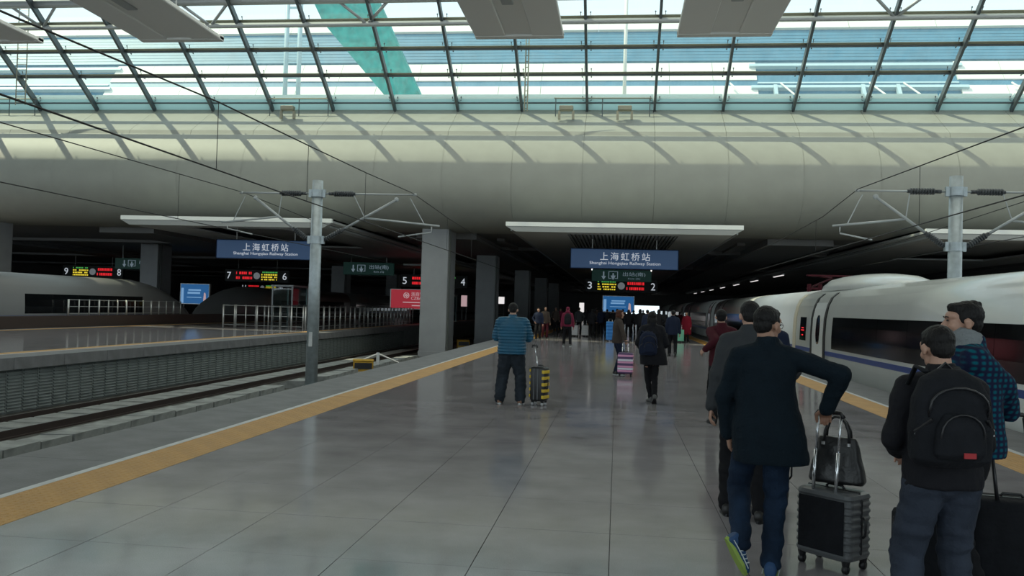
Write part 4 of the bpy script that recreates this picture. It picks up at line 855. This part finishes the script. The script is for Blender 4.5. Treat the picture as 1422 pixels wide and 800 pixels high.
    # hair
    b = MB(); hs = fit_.get('hair', 'short')
    E((0, -.022, .044), (.0825, .094, .085), 18); E((0, -.053, -.002), (.069, .053, .070)); E((0, .02, .080), (.064, .066, .040))
    for s in (-1, 1): E((s*.066, .008, .026), (.013, .027, .038), 8)
    if hs == 'long':
        E((0, -.065, -.07), (.085, .05, .10)); E((0, -.075, -.15), (.085, .042, .08))
        for s in (-1, 1): E((s*.072, -.005, -.05), (.024, .045, .09), 10)
    if hs == 'bob':
        E((0, -.05, -.04), (.092, .065, .085))
        for s in (-1, 1): E((s*.078, .008, -.03), (.02, .05, .075), 10)
    if hs == 'spiky': E((.0, .052, .094), (.055, .034, .022)); E((0, -.055, .108), (.04, .03, .024)); E((0, -.088, .10), (.012, .016, .024))
    if hs == 'hood': E((0, -.06, -.12), (.12, .085, .085))
    ch('hair', organic(b, {2: .006, 1: .009, 0: .018}[near], 1, (lambda co: .0022*noise.noise(co*70)) if near else None, 'hair', fit_.get('hm', 'hair')))
    # trousers
    b = MB(); tw = fit_.get('tw', 1); b.ell(Vector((hipx, 0, .93)), (.165*fit_.get('pw', 1), .125*fit_.get('pw', 1), .13))
    for s in (-1, 1): an2 = an[s]+(kn[s]-an[s]).normalized()*.0; b.chain([hip[s], kn[s], an2], [.100*tw, .076*tw, .066*tw], N)
    fr = Vector((9, 9, 22)); wa = .010*tw
    ch('trousers', organic(b, cv, 2, (lambda co: wa*noise.noise(Vector((co.x*9, co.y*9, co.z*20)))*(1.4 if co.z < .55 else .8)) if near else None, 'trousers', fit_['trm']))
    # jacket
    b = MB(); hem = fit_.get('hem', .86); fl = fit_.get('flare', 0); wd = fit_.get('jw', 1); hx = fit_.get('hemx', 0)
    prof_ = [(hem, .185+fl, .135+fl*.7), (max(hem+.08, .94), .188+fl*.8, .140+fl*.5), (1.08, .178+fl*.35, .132+fl*.2), (1.22, .192, .138), (1.33, .196, .132), (1.40, .160, .112), (1.475, .085, .082)]
    b.rings([(c(z).x+hx*max(0, (1.2-z)/(1.2-hem)), c(z).y, z, rx*wd, ry*wd) for z, rx, ry in prof_], 24)
    for s in (-1, 1):
        w3 = hd[s]+(el[s]-hd[s]).normalized()*.015; b.chain([c(1.425)+Vector((s*.045, -.012, 0)), sh[s]+Vector((-s*.012, 0, .0)), el[s], w3], [.074, .072*wd, .062*wd, .050*wd], N+2)
    if fit_.get('collar', True): b.tube([c(1.43)+Vector((0, -.015, 0)), c(1.53)+Vector((0, -.022, 0))], [.088, .072], n=16)
    qf = fit_.get('quilt')
    if qf: jf = lambda co: .013*abs(math.sin(math.pi*co.z/.052))-.006+.004*noise.noise(co*12)
    elif near: jf = lambda co: .009*noise.noise(Vector((co.x*7, co.y*7, co.z*11)))+.003*noise.noise(co*30)
    else: jf = None
    ch('jacket' if hem > .75 else 'coat', organic(b, .009 if qf else cv, 3 if not qf else 2, jf, 'jacket', fit_['jkm']))
    # shoes
    u, so, tr_ = shoe(fit_.get('shm', 'shoek'), fit_.get('som', 'blackp'), near == 2, fit_.get('trim'))
    for s in (-1, 1):
        f = ft[s]; S = Matrix.Translation(Vector((an[s].x, an[s].y, an[s].z))*sc_) @ Matrix.Rotation(R(f[4] if len(f) > 4 else -s*8), 4, 'Z') @ Matrix.Rotation(R(-f[3]), 4, 'X') @ Matrix.Translation((0, 0, -.085*sc_)) @ Matrix.Scale(sc_, 4)
        k = bpy.data.objects.new('shoe', u); COL.objects.link(k); k.parent = o; k.matrix_local = S
        k2 = bpy.data.objects.new('sole', so); COL.objects.link(k2); k2.parent = k
        if tr_: k3 = bpy.data.objects.new('shoe_trim', tr_); COL.objects.link(k3); k3.parent = k
    return o, c, hp, sc_, ch, (sh, el, hd)
def backpack(lab, px, py, rz, z, w_, d_, h, m='blackf', tagm=None, near=True, bits=True):
    c = empty('backpack', (px, py, z), R(rz), label=lab, cat='backpack')
    b = MB(); b.rings([(0, .02, 0, w_*.40, d_*.36, 3), (0, 0, h*.08, w_*.48, d_*.48, 3), (0, 0, h*.4, w_*.5, d_*.5, 3.2), (0, 0, h*.7, w_*.47, d_*.45, 3), (0, .01, h*.9, w_*.36, d_*.36, 2.6), (0, .02, h, w_*.16, d_*.2, 2.2)], 28)
    me = organic(b, .009 if near else .02, 3, (lambda co: .005*noise.noise(co*14)) if near else None, 'main_bag', m); o = bpy.data.objects.new('main_bag', me); COL.objects.link(o); o.parent = c
    b = MB(); b.rings([(0, -d_*.46, h*.10, w_*.26, d_*.12, 3), (0, -d_*.5, h*.16, w_*.32, d_*.2, 3), (0, -d_*.5, h*.42, w_*.30, d_*.2, 3), (0, -d_*.46, h*.56, w_*.2, d_*.12, 3)], 22); me = organic(b, .008 if near else .02, 3, None, 'front_pocket', m); o = bpy.data.objects.new('front_pocket', me); COL.objects.link(o); o.parent = c
    def arc(yo, rw, z0, zc, r_, mm, nm): b = MB(); b.tube([(-rw, yo+.02, z0)]+[(-rw*math.cos(R(t)), yo, zc+(h*.2)*math.sin(R(t))) for t in range(0, 181, 20)]+[(rw, yo+.02, z0)], r_, n=6); b.build(nm, mm, c, True)
    if bits:
        arc(-d_*.47, w_*.36, h*.5, h*.62, .006, 'blackp', 'zip'); arc(-d_*.66, w_*.26, h*.25, h*.36, .005, 'blackp', 'zip')
        for s in (-1, 1):
            b = MB(); b.tube([(s*w_*.2, d_*.42, h*.95), (s*w_*.26, d_*.8, h*1.0), (s*w_*.34, d_*.9, h*.8)], .009, n=8, sq=2.4); b.build('shoulder_strap', m, c, True)
            b = MB(); b.box((s*w_*.47-.006, -d_*.2, h*.33), (s*w_*.47+.012, -d_*.1, h*.40)); b.build('buckle', 'zip', c)
            b = MB(); b.tube([(s*w_*.34, -d_*.5, h*.5), (s*w_*.49, -d_*.2, h*.36)], .008, n=6); b.build('compression_strap', 'blackp', c)
        b = MB(); b.tube([(-.04, d_*.3, h*.97), (0, d_*.3, h*1.05), (.04, d_*.3, h*.97)], .008, n=6); b.build('grab_loop', 'blackp', c)
    if tagm: b = MB(); b.box((.0, -d_*.72, h*.13), (.055, -d_*.68, h*.185)); b.build('red_tag', tagm, c)
    return c
# ---- the four people in the foreground
A = person('person in long dark coat and jeans gripping the ribbed suitcase, walking away', .95, 5.66, -6, 1.69, dict(jkm='coat', trm='jean', hem=.72, flare=.055, hemx=.05, tw=1.0, shm='shoeb', som='shoeg', trim='shoew', sw=.19),
    handR=(1.335, 5.68, 1.05), handL=[-.22, .12, .86], elbR=(1, -.35, .25), elbL=(-1, -.3, 0), footR=(.06, -.06, .085, 0), footL=(-.13, -.10, .215, 60, -62), lean=(.015, .06), yaw=-38, nod=8, near=2, curlR=52, hdirR=(.1, .75, -.5), skin='skind')
b = MB(); hp = A[2]
for s in (-1, 1):
    b.tube([hp((s*.012, .118, .012)), hp((s*.02, .113, .026)), hp((s*.045, .104, .026)), hp((s*.056, .098, .010)), hp((s*.045, .104, -.006)), hp((s*.02, .113, -.006)), hp((s*.012, .118, .012))], .0022, n=5); b.tube([hp((s*.056, .098, .014)), hp((s*.084, .01, .012))], .0025, n=5)
A[4]('spectacles', b.mesh('spectacles', 'glassf'))
B = person('stooping person in charcoal jacket walking ahead of the long dark coat', 1.04, 7.15, -12, 1.74, dict(jkm='greyjk', trm='blackt', hem=.84, jw=1.08, hair='short', tw=1.02), handR=(1.30, 7.25, 1.03), handL=[-.26, .02, .82], footL=(-.12, .04, .085, 0), footR=(.15, -.1, .085, 0), lean=(.02, .16), yaw=10, nod=15, near=1, curlR=50)
E_ = person('person in black jacket and slate trousers wearing the large backpack', 1.63, 4.52, 6, 1.605, dict(jkm='blackjk', trm='slate', hem=.88, jw=1.04, tw=1.15, pw=1.12, shm='shoek', sw=.19, flare=.01), handR=[.12, .26, 1.02], handL=[-.12, .26, 1.02], elbR=(.8, -.9, -.9), elbL=(-.8, -.9, -.9), footL=(-.15, .0, .085, 0), footR=(.14, .04, .085, 0), lean=(-.01, .04), yaw=4, nod=14, near=2, curlR=45, curlL=45)
backpack('large black backpack with a red tag, worn in the foreground at right', 1.575, 4.52-.235, 6, .955, .375, .19, .46, tagm='redtag')
F_ = person('person with grey scarf and green-blue plaid sleeves, face in profile', 2.13, 5.40, 75, 1.75, dict(jkm='plaid', trm='blackt', hem=.84, jw=1.14, sw=.195, hair='spiky', shm='shoek'), handL=(2.37, 5.52, 1.09), handR=[.2, .25, 1.0], elbL=(.2, -1, .15), lean=(.0, .05), yaw=8, nod=2, near=2, curlL=50, hdirL=(.1, .7, -.5), skin='skin')
c_ = F_[1]; ch_ = F_[4]
b = MB(); b.rings([(c_(z).x, c_(z).y, z, rx, ry) for z, rx, ry in ((.86, .195, .15), (1.05, .195, .148), (1.20, .17, .160), (1.34, .13, .158), (1.41, .10, .13), (1.45, .08, .09))], 28); ch_('vest', organic(b, .011, 3, lambda co: .006*noise.noise(co*12), 'vest', 'vest'))
b = MB(); b.tube([c_(1.43)+Vector((0, .0, 0)), c_(1.47)+Vector((0, .01, 0)), c_(1.53)+Vector((0, .01, 0)), c_(1.57)+Vector((0, -.005, 0))], [.10, .105, .092, .078], n=18); b.chain([c_(1.46)+Vector((-.02, .08, 0)), c_(1.36)+Vector((-.05, .13, 0)), c_(1.22)+Vector((-.07, .15, 0))], [.05, .045, .035], 10); ch_('scarf', organic(b, .010, 2, lambda co: .009*noise.noise(Vector((co.x*16, co.y*16, co.z*34))), 'scarf', 'scarf'))
# ---- middle distance
person('person in maroon jacket reaching one arm out, beyond the charcoal jacket', 1.55, 13.0, 8, 1.69, dict(jkm='maroon', trm='blackt'), elbL=(-.2, -.6, -1), handL=(1.30, 12.9, 1.10), lean=(0, .04), near=1, yaw=-10)
person('person in navy jacket just right of the dark-coated head, near the train', 1.88, 11.0, -10, 1.70, dict(jkm='navy', trm='blackt'), lean=(.0, .05), near=1, handL=[-.05, .3, 1.15], yaw=10)
G_ = person('broad person in teal blue quilted down jacket standing with back turned', -1.76, 14.5, 3, 1.70, dict(jkm='puffer', trm='greyjean', hem=.86, jw=1.32, tw=1.40, pw=1.2, quilt=True, sw=.215, shm='shoet', som='shoew', flare=.0), handR=[.08, .30, 1.12], handL=[-.08, .30, 1.12], elbR=(1, -.25, -.6), elbL=(-1, -.25, -.6), footL=(-.19, 0, .085, 0), footR=(.17, 0, .085, 0), near=1, nod=18, curlR=50, curlL=50)
person('brown-haired woman in dark brown jacket beside the pink striped suitcase', .03, 21.95, -72, 1.64, dict(jkm='brownjk', trm='navy', hem=.84, hair='bob', hm='hairb', shm='shoek', som='shoew', tw=.92), handR=(.22, 21.5, .90), near=1, curlR=50, lean=(0, .02), yaw=-12)
person('long-haired person in flared black coat and small backpack, mid-stride', .64, 15.55, 10, 1.63, dict(jkm='blackjk', trm='blackt', hem=.72, flare=.07, hemx=.04, hair='long', tw=.82, shm='shoegr', som='blackp', jw=1.02), footL=(.02, .10, .085, 0), footR=(.03, -.16, .13, 35), near=1, lean=(.0, .05), handR=[.16, .2, .98], handL=[-.15, .22, 1.0], elbR=(.6, -.6, -.6), elbL=(-.6, -.6, -.6))
backpack('small dark backpack with dangling charms on the long-haired person', .56, 15.55-.21, 8, .86, .33, .17, .42, m='navy')
person('person in navy jacket and black trousers walking, right of the long-haired one', 2.05, 32, 0, 1.68, dict(jkm='navy', trm='blackt', hem=.8), footL=(-.1, .12, .085, 0), footR=(.1, -.15, .12, 25), near=0)
person('person in raspberry jacket with black backpack walking down the centre', -2.12, 37.2, 4, 1.70, dict(jkm='pinkjk', trm='blackt', hair='hood', hm='pinkjk', shm='shoegr', som='shoew'), footL=(-.14, 0, .085, 0), footR=(.14, -.08, .085, 0), near=0)
backpack('narrow black backpack on the raspberry jacket', -2.10, 37.2-.2, 4, .95, .32, .18, .48, near=False, bits=False)
person('person in long crimson coat beside the mint green suitcase', 3.76, 47.3, 160, 1.64, dict(jkm='redcoat', trm='blackt', hem=.42, flare=.09, hair='bob'), near=0)
# ---- the crowd farther off
tmpl = []
crowd = [(748, 44, 175, 'navy', 'blackt', 'person in navy jacket at the yellow edge, left of the crowd'), (757, 45.5, 200, 'brownjk', 'maroon', 'person in brown jacket beside the navy one at the yellow edge'), (772, 58, 180, 'brownjk', 'blackt', 'person in tan-brown jacket left of the raspberry jacket'), (779, 63, 170, 'pinkjk', 'blackt', 'small distant person in dull pink left of the raspberry jacket'),
 (804, 53, 0, 'greyjk', 'blackt', 'grey-clad person behind the silver suitcases, left one'), (814, 56, 10, 'blackjk', 'blackt', 'black-clad person behind the silver suitcases, right one'), (822, 50, 350, 'blackjk', 'blackt', 'black-clad person in the crowd just right of the silver suitcases'), (829, 60, 0, 'brownjk', 'blackt', 'brown-clad crowd member below the left half of the departure board'), (835, 55, 20, 'navy', 'blackt', 'navy-clad crowd member left of the tall blue suitcase'),
 (843, 62, 0, 'greyjk', 'blackt', 'grey-clad crowd member behind the tall blue suitcase'), (851, 54, 340, 'blackjk', 'blackt', 'black-clad crowd member just left of the brown-haired head'), (857, 60, 0, 'navy', 'blackt', 'navy-clad crowd member directly beyond the brown-haired woman'), (873, 50, 0, 'blackjk', 'blackt', 'black-clad person between the brown-haired woman and the black coat'), (880, 59, 15, 'greyjk', 'blackt', 'grey-clad person below the blue screen\'s right edge'),
 (889, 48, 0, 'blackjk', 'blackt', 'black-clad person hidden behind the long-haired head'), (899, 43, 350, 'navy', 'blackt', 'navy-clad person showing over the long-haired person\'s shoulder'), (908, 55, 180, 'brownjk', 'blackt', 'brown-clad person facing back beside the bright far opening'), (915, 46, 0, 'blackjk', 'blackt', 'black-clad person left of the walking navy jacket'), (922, 52, 5, 'greyjk', 'blackt', 'grey-clad person just beyond the walking navy jacket'),
 (937, 57, 0, 'blackjk', 'blackt', 'black-clad person between the navy jacket and the crimson coat'), (944, 64, 0, 'maroon', 'blackt', 'maroon-clad person nearest the train doors, far off'), (865, 70, 0, 'blackjk', 'blackt', 'small black-clad figure under the centre of the blue screen'), (893, 72, 0, 'greyjk', 'blackt', 'small grey-clad figure left of the bright far opening'), (818, 70, 0, 'navy', 'blackt', 'small navy-clad figure at the back left of the crowd')]
def ray_x(u, Y):                                   # where a line of sight at that height meets the plane Y
    r = M3 @ Vector((u-711, -(436-400), -FPX)).normalized(); return r.x*Y/r.y
for i, (u, Y, rz, jk, tr_, lab) in enumerate(crowd):
    H = 1.62+.11*((i*37) % 10)/10
    if i < 6:
        p = person(lab, ray_x(u, Y), Y, rz, H, dict(jkm=jk, trm=tr_, hem=(.86, .8, .7, .86, .82, .76)[i], hair=('short', 'long', 'bob', 'short', 'short', 'bob')[i]), footL=(-.1, .05*(i % 3), .085, 0), footR=(.1, -.06*(i % 2), .085, 0), handR=[.2, .2*(i % 2)+.05, .95], near=0, group='distant waiting crowd')
        tmpl.append((p[0], H))
    else:
        src, H0 = tmpl[(i*5+1) % 6]; o = copy_tree(src); o.location = (ray_x(u, Y), Y, 0); o.rotation_euler[2] = R(rz); s_ = H/H0; o.scale = (s_, s_, s_); o['label'] = lab
        for k in o.children:
            nm = k.name.split('.')[0]
            if nm in ('jacket', 'coat', 'trousers') and k.material_slots: k.material_slots[0].link = 'OBJECT'; k.material_slots[0].material = M[jk if nm != 'trousers' else tr_]
bpy.data.scenes.remove(WORK)
